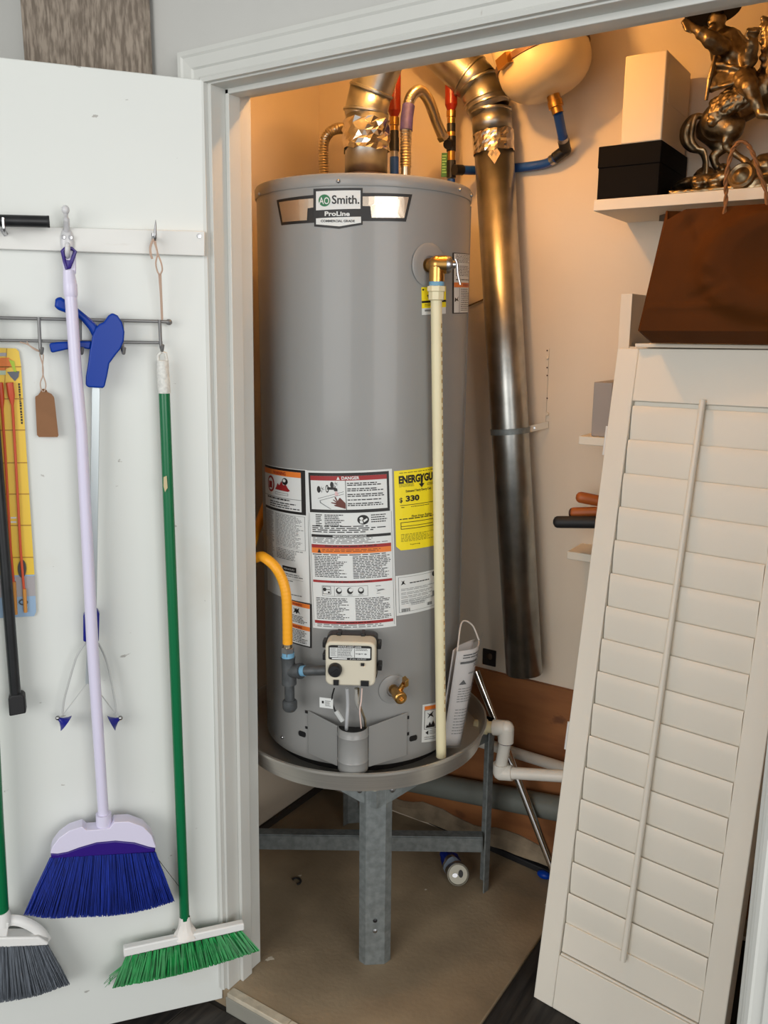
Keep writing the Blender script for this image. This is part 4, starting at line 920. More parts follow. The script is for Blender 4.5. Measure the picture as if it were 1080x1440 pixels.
# ================================================================== BRONZE STATUE (plain horse and rider)
def S(x, y, dv=0.0): return onV(x, y, .775 + dv)
su = 1/pxm(S(1020, 150))
st = thing('bronze_statue', 'bronze horse and rider statue on the upper shelf beside the boxes', 'statue', (S(1020, 260).x, .775, SZ1))
def limb(m, seq, dvs, rs):
    P_ = [S(x, y, d_) for (x, y), d_ in zip(seq, dvs)]
    for i in range(len(P_)-1): m.cap(P_[i], P_[i+1], rs[i]*su, rs[i+1]*su, 12)
CLOUD = bpy.data.textures.new('folds', 'CLOUDS'); CLOUD.noise_scale = .016; CLOUD.noise_depth = 2
FLEECE = bpy.data.textures.new('fleece', 'CLOUDS'); FLEECE.noise_scale = .006; FLEECE.noise_depth = 2
def cast(m, name, par, vox=.003, fold=0.0, tex=None, m_=None):
    o = m.build(name, m_ or BRONZE, par, remesh=vox); o.modifiers['soften'].iterations = 3
    if fold: d_ = o.modifiers.new('folds', 'DISPLACE'); d_.texture = tex or CLOUD; d_.strength = fold; d_.mid_level = .5; d_.texture_coords = 'LOCAL'
    return o
m = M()   # horse rearing to the right
limb(m, [(1010, 170), (1026, 156), (1052, 142), (1078, 124), (1094, 104)], [0]*5, [25, 25, 25, 27, 24])
limb(m, [(1092, 108), (1090, 72), (1092, 44)], [-.01, -.02, -.03], [23, 17, 14]); limb(m, [(1090, 42), (1106, 50), (1124, 62)], [-.03]*3, [14, 10, 8])
for k in range(7): limb(m, [(1082-k*.8, 96-k*11), (1073 - (k % 2)*2, 92-k*11)], [-.03, -.035], [6, 4])          # mane locks
limb(m, [(1086, 34), (1083, 20)], [-.045, -.05], [4.5, 1.5]); limb(m, [(1094, 33), (1095, 19)], [-.02, -.02], [4.5, 1.5])
limb(m, [(1012, 172), (1028, 182), (1038, 175)], [-.030, -.045, -.048], [26, 17, 10]); m.ell(S(1039, 173, -.052), 6*su)
limb(m, [(1037, 178), (1028, 192), (1021, 206)], [-.05]*3, [10, 7, 6]); limb(m, [(1021, 206), (1036, 218), (1048, 226)], [-.05, -.052, -.054], [6, 4.6, 4.4]); limb(m, [(1048, 226), (1051, 231)], [-.054, -.054], [5.5, 6.5])
limb(m, [(1024, 186), (1019, 200)], [-.058, -.058], [6, 4])
limb(m, [(1000, 182), (1008, 198), (1016, 208)], [.02, .03, .03], [22, 14, 9]); limb(m, [(1016, 208), (1003, 220), (1006, 232), (1016, 241)], [.03]*4, [8, 6.5, 5.5, 6.5])
limb(m, [(1096, 120), (1118, 138), (1104, 164), (1112, 178)], [-.03, -.04, -.04, -.04], [14, 8, 6, 6.5]); limb(m, [(1098, 124), (1124, 154), (1112, 186)], [.03, .04, .04], [14, 8, 6.5])
horse = cast(m, 'horse', st)
m = M()   # tail of separate strands, swept back then down
for k, (o1, r_, dx_) in enumerate(((0, 5, 0), (-.012, 4.4, 3), (.010, 4.6, 5), (-.004, 4.2, 8), (-.016, 3.6, 11))):
    P_ = spline([S(993, 164, o1*.3), S(975+dx_*.4, 165-k*.6, o1), S(963+dx_, 180, o1), S(962+dx_, 197, o1), S(971+dx_, 209, o1), S(985+dx_*.5, 214-dx_*.3, o1), S(991+dx_*.3, 226, o1), S(989+dx_*.5, 240, o1), S(984+dx_*.8, 252, o1)], 6)
    m.tube(P_, [r_*su*(.7 + .5*math.sin(math.pi*min(i/30, 1))) for i in range(len(P_))], 10)
cast(m, 'tail', horse, .0026)
m = M()   # fleece saddle blanket over the back
for i in range(10):
    for j in range(5): m.ell(S(1004+i*5.0 - j*.6, 150-i*3.4+j*6.5 - 4, -.052 - .006*min(j, 2) + rng.uniform(-.003, .003)), 7.5*su, n=8)
cast(m, 'saddle_blanket', horse, .0032, .008, FLEECE)
m = M()   # rider leaning back
limb(m, [(1046, 118), (1036, 102), (1027, 82), (1022, 64)], [-.02]*4, [21, 21, 24, 23]); limb(m, [(1010, 62), (1042, 66)], [-.035, .0], [14, 14]); limb(m, [(1020, 56), (1012, 40)], [-.02, -.025], [10, 8.5])
m.ell(S(1008, 29, -.025), 12.5*su, 11*su, 14*su); m.ell(S(998, 31, -.035), 3.6*su, n=8); limb(m, [(1002, 38), (1003, 43)], [-.04, -.035], [5, 3.5])
limb(m, [(1016, 68), (999, 55)], [-.055, -.08], [13, 11]); limb(m, [(1000, 55), (986, 46)], [-.08, -.085], [10, 8]); limb(m, [(986, 46), (971, 37)], [-.085, -.09], [6.8, 5.2])
m.lathe(S(988, 47, -.085), S(986, 46, -.085)-S(990, 49, -.085), [(9*su, 0), (10*su, .003), (9*su, .006)], 16)
m.ell(S(966, 34, -.09), 6.2*su)
for k in range(4): limb(m, [(963+k*1.0, 27+k*3.4), (959.5+k*1.4, 31+k*3.2), (962+k*1.2, 35+k*2.6)], [-.092, -.098, -.10], [2.4, 2.3, 2])
limb(m, [(968, 41), (972, 47)], [-.095, -.098], [2.3, 1.8])
limb(m, [(1040, 70), (1054, 84)], [-.01, -.05], [13, 11]); limb(m, [(1054, 84), (1058, 62)], [-.05, -.07], [10.5, 8]); m.ell(S(1059, 50, -.072), 8*su, 7*su, 8.5*su)
for k in range(4): limb(m, [(1052.5+k*4.1, 48), (1052.5+k*4.1, 41), (1053+k*4.0, 44)], [-.08, -.078, -.090], [2.7, 2.6, 2.2])
limb(m, [(1053, 55), (1049, 50), (1050, 46)], [-.084, -.086, -.088], [2.8, 2.5, 2])
limb(m, [(1046, 114), (1054, 124)], [-.055, -.085], [17, 12]); limb(m, [(1054, 122), (1063, 142), (1070, 160)], [-.088, -.088, -.088], [10, 8, 6.5]); limb(m, [(1069, 160), (1084, 163)], [-.09, -.09], [6.5, 5])
rider = cast(m, 'rider', st, .003, .005)
lab(rider, 'rider leaning back with one arm flung out and one fist raised')
m = M()   # coat skirt: overlapping folds flaring to the rear, with a belt roll
for k in range(9): limb(m, [(1011+k*5.4, 90+k*1.6), (1006+k*5.8, 108-k*.2), (1001+k*6.2, 125-k*2.4)], [-.040, -.055, -.062], [5.5, 6.5, 6])
limb(m, [(1003, 124), (1028, 118), (1052, 106)], [-.064, -.072, -.07], [3.2, 3.2, 3.2]); limb(m, [(1010, 90), (1032, 95), (1050, 100)], [-.062, -.066, -.06], [4, 4, 4])
cast(m, 'coat', rider, .003, .006)
m = M(); c_ = S(1004, 17, -.02); m.lathe(c_, V3((-.22, .12, .95)), [(.002, -.004), (36*su, -.002), (38*su, .006), (20*su, .004), (16*su, 22*su), (9*su, 27*su), (.001, 27*su)], 28)
lab(m.build('hat', mat('black_patina', (12, 8, 7), .6, spec=.2), rider), 'black broad hat')
m = M(); m.tube([S(1006, 76, -.06), S(1003, 92, -.065), S(998, 112, -.068)], [1.6*su, 3.6*su, 3.4*su], 8); m.tube([S(998, 112, -.068), S(993, 141, -.068)], [3.4*su, 2.2*su], 8); m.build('scabbard', BRONZE, rider)
m = M()   # rocky base with a shield-like boss
for (x, y, rx, ry, rz, dv) in ((1000, 256, 44, 46, 9, 0), (1050, 252, 50, 48, 14, 0), (1100, 248, 50, 46, 20, 0), (970, 262, 24, 36, 6, 0), (1078, 236, 26, 34, 18, -.02), (992, 247, 16, 22, 12, .02), (1022, 250, 16, 22, 10, -.05), (1064, 258, 20, 20, 10, -.06), (1008, 256, 14, 18, 8, -.06), (984, 258, 12, 16, 7, -.055), (1018, 240, 9, 14, 10, .03)):
    m.ell(S(x, y, dv), rx*su, min(ry*su, .095), rz*su, 14)
m.box((S(955, 262).x, .685, SZ1+.0008), (S(1130, 262).x, .865, SZ1+.012))
base = cast(m, 'base', st, .0035, .008)
m = M(); c_ = S(1043, 247, -.088); m.lathe(c_, (-.15, -.9, .3), [(18*su, -.006), (18*su, .003), (15*su, .007), (11*su, .004), (5*su, .012), (.001, .014)], 24); m.build('round_boss', BRONZE, base)

# ================================================================== LEANING LOUVRED PANELS
BLp = V3((.6304, .399, -.0045)); PH, LA, RO = -.1435, .1629, .0083
ex0 = V3((math.cos(PH), math.sin(PH), 0)); nb0 = V3((-math.sin(PH), math.cos(PH), 0)); ey0 = Z*math.cos(LA) + nb0*math.sin(LA); nn_ = ex0.cross(ey0)   # nn_ points to the room
Rm = Matrix.Rotation(RO, 3, nn_); EX, EY = Rm @ ex0, Rm @ ey0
if nn_.dot(CP - BLp) < 0: nn_ = -nn_
PW, PL, TH = .4393, 1.5774, .028
def shutter(name, label, o):
    sp = thing(name, label, 'louvred panel', o)
    def bar(nm, x0, x1, y0, y1, d0=0.0, d1=TH, bv=.002):
        c = o + EX*(x0+x1)/2 + EY*(y0+y1)/2 - nn_*(d0+d1)/2
        return M().obox(c, EX*(x1-x0)/2, EY*(y1-y0)/2, nn_*(d1-d0)/2).build(nm, SHUT, sp, bevel=bv)
    bar('stile', 0, .0515, 0, PL); bar('stile', PW-.0515, PW, 0, PL)
    bar('rail', .052, PW-.052, 0, .133); bar('rail', .052, PW-.052, 1.459, PL)
    bar('rail_stop', .052, PW-.052, 1.440, 1.4628, .013, .019); lip = bar('ledge', .054, PW-.054, .1335, .139, .003, TH-.002, .0015)
    first = None
    for k in range(17):
        yt = 1.449 - .0774*k; h = .092 if k < 16 else .072
        if first is None:
            c0 = o + EX*(PW/2) + EY*(yt - h/2) - nn_*.011
            tl = .0075/h; ev = (EY + nn_*tl*1.6).normalized(); nv = EX.cross(ev); nv = nv if nv.dot(nn_) > 0 else -nv
            pts = []
            for a, b in ((-1, .0), (-.93, .45), (-.5, .9), (0, 1.0), (.5, .9), (.93, .5), (1, .0), (.93, -.5), (.5, -.9), (0, -1), (-.5, -.9), (-.93, -.45)):
                pts.append(c0 + ev*(a*h/2) + nv*(b*.0042) - EX*(PW/2-.0535))
            first = M().prism(pts, EX*(PW-.107)).build('louver', SHUT, sp, smooth=50); src = first
        elif k < 16:
            c = src.copy(); COL.objects.link(c); c.location = src.location - EY*(.0774*k)
        else: bar('louver', .0535, PW-.0535, .141, .213, .006, .012)
    p0, p1 = o + EX*.216 + EY*1.468 + nn_*.008, o + EX*.210 + EY*.200 + nn_*.008
    m = M(); m.tube([p0, p1], .0068, 12, twist=.4); m.build('tilt_rod', SHUT, sp)
    return sp
sh_f = shutter('louvred_panel', 'white louvred shutter panel in front, leaning at the right of the closet', BLp)
sh_b = shutter('louvred_panel', 'second white louvred panel hidden behind the front leaning panel', BLp - nn_*.034 - EX*.005)
for y_ in (1.335, .62):
    c = BLp + EX*(-.0125) + EY*(y_+.03) - nn_*.026
    M().tube([c - EY*.034, c + EY*.034], .0042, 10).build('hinge', WHITEP, sh_f)

# bin behind the panels that carries the paper bag
bn = thing('white_bin', 'white board box behind the louvred panels with the brown bag on it', 'box', (.9, .7, Z2))
sx = onV(873, 420, .724); s1x = onV(889, 420, .724)
M().box((sx.x, .724, Z2+.001), (s1x.x, .885, onV(875, 413, .724).z)).build('side_board', SHELF, bn, bevel=.001)
M().box((s1x.x+.001, .724, Z2+.001), (1.384, .734, 1.555)).build('back_board', SHELF, bn); M().box((1.385, .724, Z2+.001), (1.40, .885, 1.555)).build('side_board', SHELF, bn)
zd = 1.5556; dx = onV(893, 486, .63).x
M().box((dx, .63, zd), (1.40, .885, zd+.008)).build('top_board', SHELF, bn, bevel=.001)
# paper bag
ZB = zd + .0085
bag = thing('paper_bag', 'brown paper carrier bag with twisted handles under the upper shelf', 'bag', (dx+.25, .66, ZB))
bl = onV(897, 470, .56); x0 = bl.x; x1 = x0 + .47; y0, y1 = .553, .690
tlx = onV(938, 312, .60).x; tlx2 = onV(965, 290, .575).x; zt_ = 1.838
rows = []
cr = random.Random(11); CW = [(cr.uniform(.12, .95), cr.uniform(.12, .92), cr.uniform(-.9, .9), cr.uniform(.03, .07), cr.uniform(.10, .24), cr.uniform(-.007, .008)) for _ in range(30)]
NR = 40
for i in range(NR+1):
    f = max(0, (i-1)/(NR-1)); z = ZB + .001 + (.026 if i else 0) + (zt_-.027-ZB)*f; ins = .045 if i == 0 else 0
    xa = x0 + (tlx-x0)*f + ins*.4; xb = x1 - (tlx-x0)*f*.9 - ins*.4; ya = y0 + .028*f + ins; yb = y1 - .045*f - ins*.3
    pts = [(xa+.006, ya), (xb-.006, ya), (xb, ya+.006), (xb-.03*f, (ya+yb)/2), (xb, yb-.006), (xb-.006, yb), (xa+.006, yb), (xa, yb-.006), (xa+.035*f, (ya+yb)/2), (xa, ya+.006)]; out = []
    for e in range(10):
        p, q = pts[e], pts[(e+1) % 10]; ns = 64 if e == 0 else 3
        for k in range(ns):
            x, y = p[0]+(q[0]-p[0])*k/ns, p[1]+(q[1]-p[1])*k/ns; dz = 0
            if e == 0 and i:
                a = (x-xa)/(xb-xa); g = math.hypot((a-.62)/.40, (f-.56)/.48)
                dy = -.034*(1/(1+math.exp((g-1)*18))) + .026*max(0, 1-g*1.6)          # swelling with a pushed-in middle
                for (ca_, cf_, an, wd, ln, hh) in CW:
                    u_ = (a-ca_)*math.cos(an) + (f-cf_)*math.sin(an); v_ = -(a-ca_)*math.sin(an) + (f-cf_)*math.cos(an)
                    dy += hh*max(0, 1-abs(u_)/wd)*max(0, 1-abs(v_)/ln)
                if f < .30: dy -= .004*max(0, 1-abs(f-.20)/.03)*(a < .42)
                y += dy*max(0, min(1, a/.06, (1-a)/.06, f/.06, (1-f)/.06))
                dz = -.022*max(0, 1-a/.10)*max(0, (f-.85)/.15)
            out.append(V3((x, y, z+dz)))
    rows.append(out)
for r in rows: r.append(r[0])
m = M(); m.grid(rows); k = len(rows[0])-1; m.add(rows[0][:-1], [tuple(range(k))])
m.build('body', BAGM, bag, smooth=55)
hz = onV(1040, 200, .60)
for nm, yv, lx, rx_, in (('handle', .578, 1020, 1080),):
    la, ra = onV(1019, 300, yv), onV(1076, 300, yv)
    P_ = spline([la - Z*.03, la + Z*.03, onV(1021, 250, yv-.012), onV(1030, 212, yv-.018), onV(1043, 199, yv-.02), onV(1056, 210, yv-.018), onV(1067, 240, yv-.012), ra + Z*.03, ra - Z*.03], 8)
    m = M()
    for ph in (0, math.pi): m.tube([p + V3((.0022*math.cos(i*.9+ph), .0022*math.sin(i*.9+ph), 0)) for i, p in enumerate(P_)], .0028, 7)
    m.build(nm, mat('paper_cord', (140, 92, 50), .7), bag)

# ================================================================== ROOM SIDE: BOARD BEHIND THE DOOR
wbd = thing('weathered_board', 'wide weathered wood board leaning on the wall behind the open door', 'board', (-.30, -.02, -.05))
M().box((-.497, -.034, -.049), (-.116, -.010, 2.60)).build('board', GREYW, wbd, bevel=.003)

# ================================================================== THINGS HANGING ON THE DOOR
DRt = -DD
def P2(px, n): return [dp(x, y, n) for x, y in px]
def conv(ps, ox, oy, k): return [(ox + x/k, oy + y/k) for x, y in ps]
def dsz(x, y, n=.04): return 1/pxm(dp(x, y, n))
def dprism(px, n0, n1, name, m_, par, bevel=0, smooth=35, label=None):
    o = M().prism(P2(px, n1), -DN*(n1-n0)).build(name, m_, par, bevel=bevel, smooth=smooth)
    if label: o['label'] = label
    return o
def dtube(px, ns, r, name, m_, par, n=12, sm=0, sq=None):
    ns = ns if isinstance(ns, (list, tuple)) else [ns]*len(px); P_ = [dp(x, y, q) for (x, y), q in zip(px, ns)]
    if sm: P_ = spline(P_, sm)
    if isinstance(r, (list, tuple)) and len(r) != len(P_): r = [r[0] + (r[-1]-r[0])*i/(len(P_)-1) for i in range(len(P_))]
    return M().tube(P_, r, n, sq=sq).build(name, m_, par)
# hook rail
rail_o = thing('hook_rail', 'white painted wooden hook rail screwed across the top of the door', 'rail', dp(200, 343, .01))
dprism([(-120, 314), (288, 325), (288, 360), (-120, 346)], .0005, .017, 'board', marked(mat('rail_paint', (224, 224, 220), .5, var=.03, scale=6), (196, 184, 170), 9, .62, .75, (1, 1, 3), .6), rail_o, bevel=.0015)
M().lathe(dp(280, 332, .017), DN, [(.005, 0), (.0045, .0015), (.001, .002)], 14).build('screw', STEEL, rail_o)
u_ = dsz(95, 330, .02); wh = mat('white_hook', (206, 206, 208), .3)
m = M(); c_ = dp(94.5, 341, .018); m.ell(c_, 9.5*u_, .008, 21*u_, 16, (DRt, DN, DA)); m.tube(spline([dp(94, 325, .02), dp(93.5, 312, .032), dp(92.5, 301, .042), dp(92, 295, .044)], 6), [4.2*u_]*9 + [2.8*u_]*3 + [3.4*u_]*4 + [4.8*u_]*3, 12); m.ell(dp(92.2, 295, .044), 5.4*u_, 5.4*u_, 6.2*u_, 12, (DRt, DN, DA))
m.tube(spline([dp(95, 347, .02), dp(95, 356, .034), dp(95, 361, .052), dp(95, 354, .066), dp(95, 346, .068)], 6), 3.6*u_, 12); m.ell(dp(95, 345, .068), 4.2*u_, n=10)
hk = m.build('double_hook', wh, rail_o)
for x, y in ((89, 333.5), (99, 334)): M().lathe(dp(x, y, .0255), DN, [(.0042, 0), (.0038, .0016), (.001, .002)], 12).build('screw', STEEL, hk)
m = M(); m.tube(spline([dp(216, 333, .017), dp(217.5, 338, .036), dp(218, 334, .044), dp(218.5, 320, .046), dp(219, 309, .047)], 6), [.0032]*14 + [.0030, .0028, .0026, .0024, .0022, .0020, .0017, .0014, .0011, .0007, .0004][:11], 10)
m.tube([dp(216, 328, .0175), dp(216, 342, .0175)], .0042, 10); m.build('hook', STEEL, rail_o)
m = M(); m.tube(spline([dp(5, 326, .0175), dp(7, 328, .05), dp(6, 324, .072), dp(4.6, 314, .074), dp(4.4, 306, .074)], 6), .0028, 10); m.tube([dp(3, 322, .0175), dp(9, 331, .0175)], .0045, 10); m.build('hook', STEEL, rail_o)
# black tube lying in the left hook
bt = thing('black_tube', 'short thick black tube resting on the hook rail at the left', 'tube', dp(30, 311, .05))
r_ = 8.2*dsz(40, 311, .05); dtube([(-110, 307.5), (69, 311.8)], .052, r_, 'tube', BLKT, bt, 20); dtube([(66.5, 311.7), (69.6, 311.8)], .052, r_*1.01, 'end_cap', BLKR, bt, 20)
# lilac broom with blue bristles
lb = thing('broom', 'lilac broom with blue bristles hanging from the white double hook', 'broom', dp(146, 1180, .05))
u_ = dsz(100, 400, .055)
dtube([(96.5, 380), (98.2, 398), (98.6, 399.5), (99.5, 415), (99.6, 417)], .056, [7.5*u_, 9.2*u_, 9.6*u_, 9.4*u_, 8.6*u_], 'grip', LILAC, lb, 20)
dprism([(87, 353), (91, 348.5), (101, 348.5), (107, 354), (107, 384), (104, 388), (91, 388), (88, 372)], .050, .056, 'grip_plate', LILAC, lb, bevel=.002)
m = M(); m.tube([dp(x, y, .060) for x, y in ((87.5, 353), (91.5, 349.5), (101, 349.5), (106, 353.5), (101.5, 366), (97.5, 376), (94, 378), (91, 368))], 2.6*u_, 10, closed=True); lab(m.build('hang_loop', PURP, lb), 'purple hanging loop')
dprism([(91, 366), (101.5, 366), (97.5, 377.5), (94, 379)], .057, .062, 'loop_web', PURP, lb, bevel=.001)
u2 = dsz(130, 900, .05)
dtube([(99.5, 416), (106.5, 520), (114.2, 600), (130, 906), (145.8, 1150)], [.056, .054, .052, .05, .05], [8.4*u_, 8.3*u_, 8.2*u_, 8.1*u2, 7.6*u2], 'pole', LILAC, lb, 22)
u3 = dsz(146, 1190, .05)
dtube([(145.6, 1144), (145.9, 1151), (146.2, 1166)], .05, [10.4*u3, 10.6*u3, 10*u3], 'collar', LILAC, lb, 20)
up_e = conv([(200, 340), (215, 300), (260, 240), (330, 190), (420, 160), (450, 186), (520, 182), (610, 172), (640, 130), (740, 125), (840, 160), (900, 220), (930, 300)], 30, 1130, 4.909)
lo_e = conv([(925, 308), (880, 300), (780, 270), (650, 258), (520, 270), (400, 305), (320, 335), (250, 348), (203, 346)], 30, 1130, 4.909)
dprism(up_e + lo_e, .036, .068, 'head_cap', LILAC, lb, bevel=.010, smooth=60)
dprism(lo_e[::-1] + conv([(925, 338), (560, 362), (205, 384)], 30, 1130, 4.909), .036, .066, 'head_band', PURP, lb, bevel=.003)
def bristles(name, m_, par, T0, T1, B, n0, n1, N, w, seed, kind=True, spread=.012):
    """strands from the line T0-T1 down to the curve B (px), thick in n"""
    r = random.Random(seed); m = M()
    BP = [V3((x, y, 0)) for x, y in B]; L = [0]
    for a, b in zip(BP, BP[1:]): L.append(L[-1] + (b-a).length)
    def bp(s):
        d = s*L[-1]
        for i in range(len(BP)-1):
            if d <= L[i+1] or i == len(BP)-2: return BP[i].lerp(BP[i+1], (d-L[i])/(L[i+1]-L[i]))
    for i in range(N):
        s = (i + r.random())/N; q = r.random(); na = n0 + (n1-n0)*q; nb_ = na + (q-.5)*spread + r.uniform(-.003, .003)
        tx, ty = T0[0] + (T1[0]-T0[0])*s, T0[1] + (T1[1]-T0[1])*s; b_ = bp(min(max(s + r.uniform(-.012, .012), 0), 1)); sh_ = r.uniform(.95, 1.012)
        a = dp(tx, ty, na); e = dp(tx + (b_.x-tx)*sh_, ty + (b_.y-ty)*sh_, nb_); md = a.lerp(e, .55) + DRt*r.uniform(-.0015, .0015)
        m.tube([a, md, e], [w, w*.95, w*.55], 4, cap=False)
    o = m.build(name, m_, par, smooth=60)
    if kind: o['kind'] = 'stuff'
    return o
BLUEB = mat('blue_bristle', (14, 38, 128), .45, var=.35, scale=40, stretch=(8, 8, .6)); GRYB = mat('grey_bristle', (92, 98, 106), .5, var=.3, scale=40, stretch=(8, 8, .6)); GRNB = mat('green_bristle', (18, 130, 62), .45, var=.25, scale=40)
bristles('bristles', BLUEB, lb, (71, 1206), (218, 1198), conv([(20, 765), (110, 780), (200, 792), (400, 782), (600, 776), (800, 748), (930, 715), (1055, 672)], 30, 1130, 4.909), .034, .066, 1500, .0017, 5)
dtube([(217, 1201), (226, 1213), (238, 1229), (252, 1247)], .05, .0006, 'loose_strand', BLKP, lb, 5)
# wire rack
wr = thing('wire_rack', 'grey wire hook rack running across the door below the white rail', 'rack', dp(120, 466, .02))
u_ = dsz(150, 460, .02)
dtube([(-110, 444.5), (225, 452), (236, 452.6)], .022, 2.3*u_, 'rod', GREYR, wr, 10); dtube([(-110, 477), (228.5, 482)], .022, 2.1*u_, 'rod', GREYR, wr, 10)
m = M(); m.ell(dp(237.5, 453, .018), 4.8*u_, .008, 4.4*u_, 12, (DRt, DN, DA)); m.build('end_pad', GREYR, wr)
for xt, yt, xb, yb in ((54.5, 446, 57.5, 494), (112.5, 449, 114, 494), (172, 450.5, 173, 494), (224.5, 450, 227, 490)):
    dtube([(xt, yt), (xb-1, yb-8), (xb, yb), (xb+1, yb+2.5), (xb+2, yb-5)], [.026, .026, .030, .044, .050], 2.4*u_, 'hook', GREYR, wr, 10, 4)
# grabber
gb = thing('litter_grabber', 'blue handled litter picker with small suction cups hanging behind the lilac broom', 'litter picker', dp(131, 700, .03))
K7 = lambda ps: conv(ps, 60, 400, 5.4)
dprism(K7([(375, 400), (402, 330), (432, 300), (465, 285), (500, 235), (530, 216), (570, 235), (605, 290), (622, 360), (617, 430), (592, 490), (548, 545), (508, 600), (492, 690), (472, 778), (455, 788), (345, 782), (326, 765), (328, 700), (345, 600), (358, 500), (370, 440)]), .018, .052, 'handle', BLUEP, gb, bevel=.013, smooth=80)
dprism(K7([(95, 112), (115, 94), (140, 96), (170, 115), (270, 183), (350, 248), (395, 290), (430, 330), (385, 410), (350, 340), (300, 280), (260, 245), (160, 210), (105, 190), (90, 165)]), .024, .044, 'handle_arm', BLUEP, gb, bevel=.008, smooth=60)
dprism(K7([(48, 455), (60, 445), (110, 438), (290, 430), (375, 430), (362, 495), (290, 482), (180, 495), (72, 520), (62, 512)]), .026, .042, 'trigger', BLUEP, gb, bevel=.004, smooth=60)
q = dp(*K7([(527, 318)])[0], .0495); M().lathe(q, DN, [(.0050, 0), (.0050, .001), (.0036, .0012), (.0036, .0004)], 16).build('rivet', BLUED, gb)
dprism([(129, 544), (140.8, 544), (136, 850), (131, 962), (120, 962), (124.5, 850)], .026, .038, 'shaft', mat('pale_aluminium', (196, 204, 206), .3, .5), gb, bevel=.0008)
dprism([(117, 867), (121, 860), (137, 858), (140, 864), (139, 903), (117, 903)], .022, .042, 'collar', BLUED, gb, bevel=.003)
gw = mat('grey_strap', (180, 182, 180), .4)
dtube([(121, 903), (113, 914), (106, 928), (96, 962), (90, 985), (87.5, 1006)], .034, .0022, 'jaw_arm', gw, gb, 8, 5, (1, .6)); dtube([(138.5, 905), (146, 920), (152, 938), (159, 972), (162, 990), (164, 1006)], .034, .0026, 'jaw_arm', gw, gb, 8, 5, (1, .6))
dtube([(122, 961), (89.5, 1004)], .034, .0010, 'pull_wire', gw, gb, 6); dtube([(131, 962), (162.5, 1004)], .034, .0010, 'pull_wire', gw, gb, 6)
for (ax_, ay_), (bx_, by_) in (((83.5, 1011), (93, 1017)), ((167, 1011), (156.5, 1017))):
    a, b = dp(ax_, ay_, .034), dp(bx_, by_, .036); d_ = (b-a).normalized(); L_ = (b-a).length
    cup = M().lathe(a, d_, [(.004, 0), (.0055, L_*.25), (.013, L_*.75), (.0185, L_), (.016, L_*.97), (.004, L_*.6)], 20).build('suction_cup', BLUED, gb); M().ell(a - d_*.004, .0052, n=12).build('ball', STEEL, cup)
# green push broom
gbm = thing('broom', 'green broom with wide white block and green bristles hung on the wire rack', 'broom', dp(259, 1320, .04))
u_ = dsz(230, 560, .034)
m = M(); m.tube([dp(228.5, 507, .034), dp(229.3, 525, .034), dp(231, 551, .034), dp(231.1, 553.5, .034)], [8.2*u_, 8.6*u_, 8.9*u_, 8.2*u_], 18)
m.tube([dp(x, y, .034) for x, y in ((222.2, 507), (222.4, 499), (227, 494.6), (232.5, 497), (234.6, 507))], 2.4*u_, 10)
lab(m.build('grip', mat('speckled_white', (212, 212, 206), .5, var=.12, scale=160), gbm), 'white end grip with hanging hole')
u2 = dsz(250, 1200, .036)
dtube([(231, 553), (259.6, 1292)], .036, [7.8*u_, 6.9*u2], 'pole', GREENP, gbm, 22)
dprism([(230, 671), (234.4, 669), (235.6, 686), (232, 692), (230, 684)], .0505, .0512, 'sticker', mat('tan_sticker', (196, 180, 140), .6), gbm)
m = M(); P_ = [dp(x, y, .038) for x, y in ((259.6, 1289), (260, 1298), (260.5, 1305), (260.8, 1311), (260.5, 1316))]; rr = [7.4*u2, 8.4*u2, 11*u2, 15*u2, 18*u2]
rows = []
for i in range(len(P_)): rows.append([P_[i] + (DRt*math.cos(2*math.pi*j/22) + DN*.72*math.sin(2*math.pi*j/22))*(rr[i]*(1 + rng.uniform(-.08, .08))) + DA*rng.uniform(-.001, .001) for j in range(22)]); rows[-1].append(rows[-1][0])
m.grid(rows); lab(m.build('taped_socket', mat('white_tape', (226, 222, 216), .35), gbm, smooth=15), 'socket wrapped in crumpled white tape')
dprism([(173.5, 1335), (240, 1321), (343.5, 1298.5), (344.3, 1308.5), (240, 1332), (174, 1347)], .034, .052, 'block', WHITEP, gbm, bevel=.003)
NT = 17
for row_, (na, nb_) in enumerate(((.048, .066), (.039, .030))):
    for k in range(NT):
        s = (k+.5)/NT; tx, ty = 176 + 165*s, 1345.5 - 37*s; bx_, by_ = 160 + 204*s, 1388 - 52*s + 5*math.sin(math.pi*s)
        r = random.Random(k + 100*row_); m = M()
        for i in range(30):
            a_ = r.uniform(-1, 1); a0, a1 = dp(tx + a_*3.2, ty - a_*.7, na + r.uniform(-.005, .005)), dp(bx_ + a_*7.4, by_ - a_*1.8 + r.uniform(-1.2, 1.2), nb_ + r.uniform(-.012, .012))
            m.tube([a0, a0.lerp(a1, .6), a1], [.0019, .0021, .0016], 4, cap=False)
        m.build('bristle_tuft', GRNB, gbm, smooth=60)
m = M(); r = random.Random(9)
for i in range(8): a0 = dp(178 + i*.5, 1350, .05); m.tube([a0, dp(165 - i*1.6, 1372, .05), dp(150 + r.uniform(-4, 8), 1384 + r.uniform(-6, 6), .05)], .0006, 4)
tag(m.build('stray_bristles', GRNB, gbm), None, None, None, 'stuff')
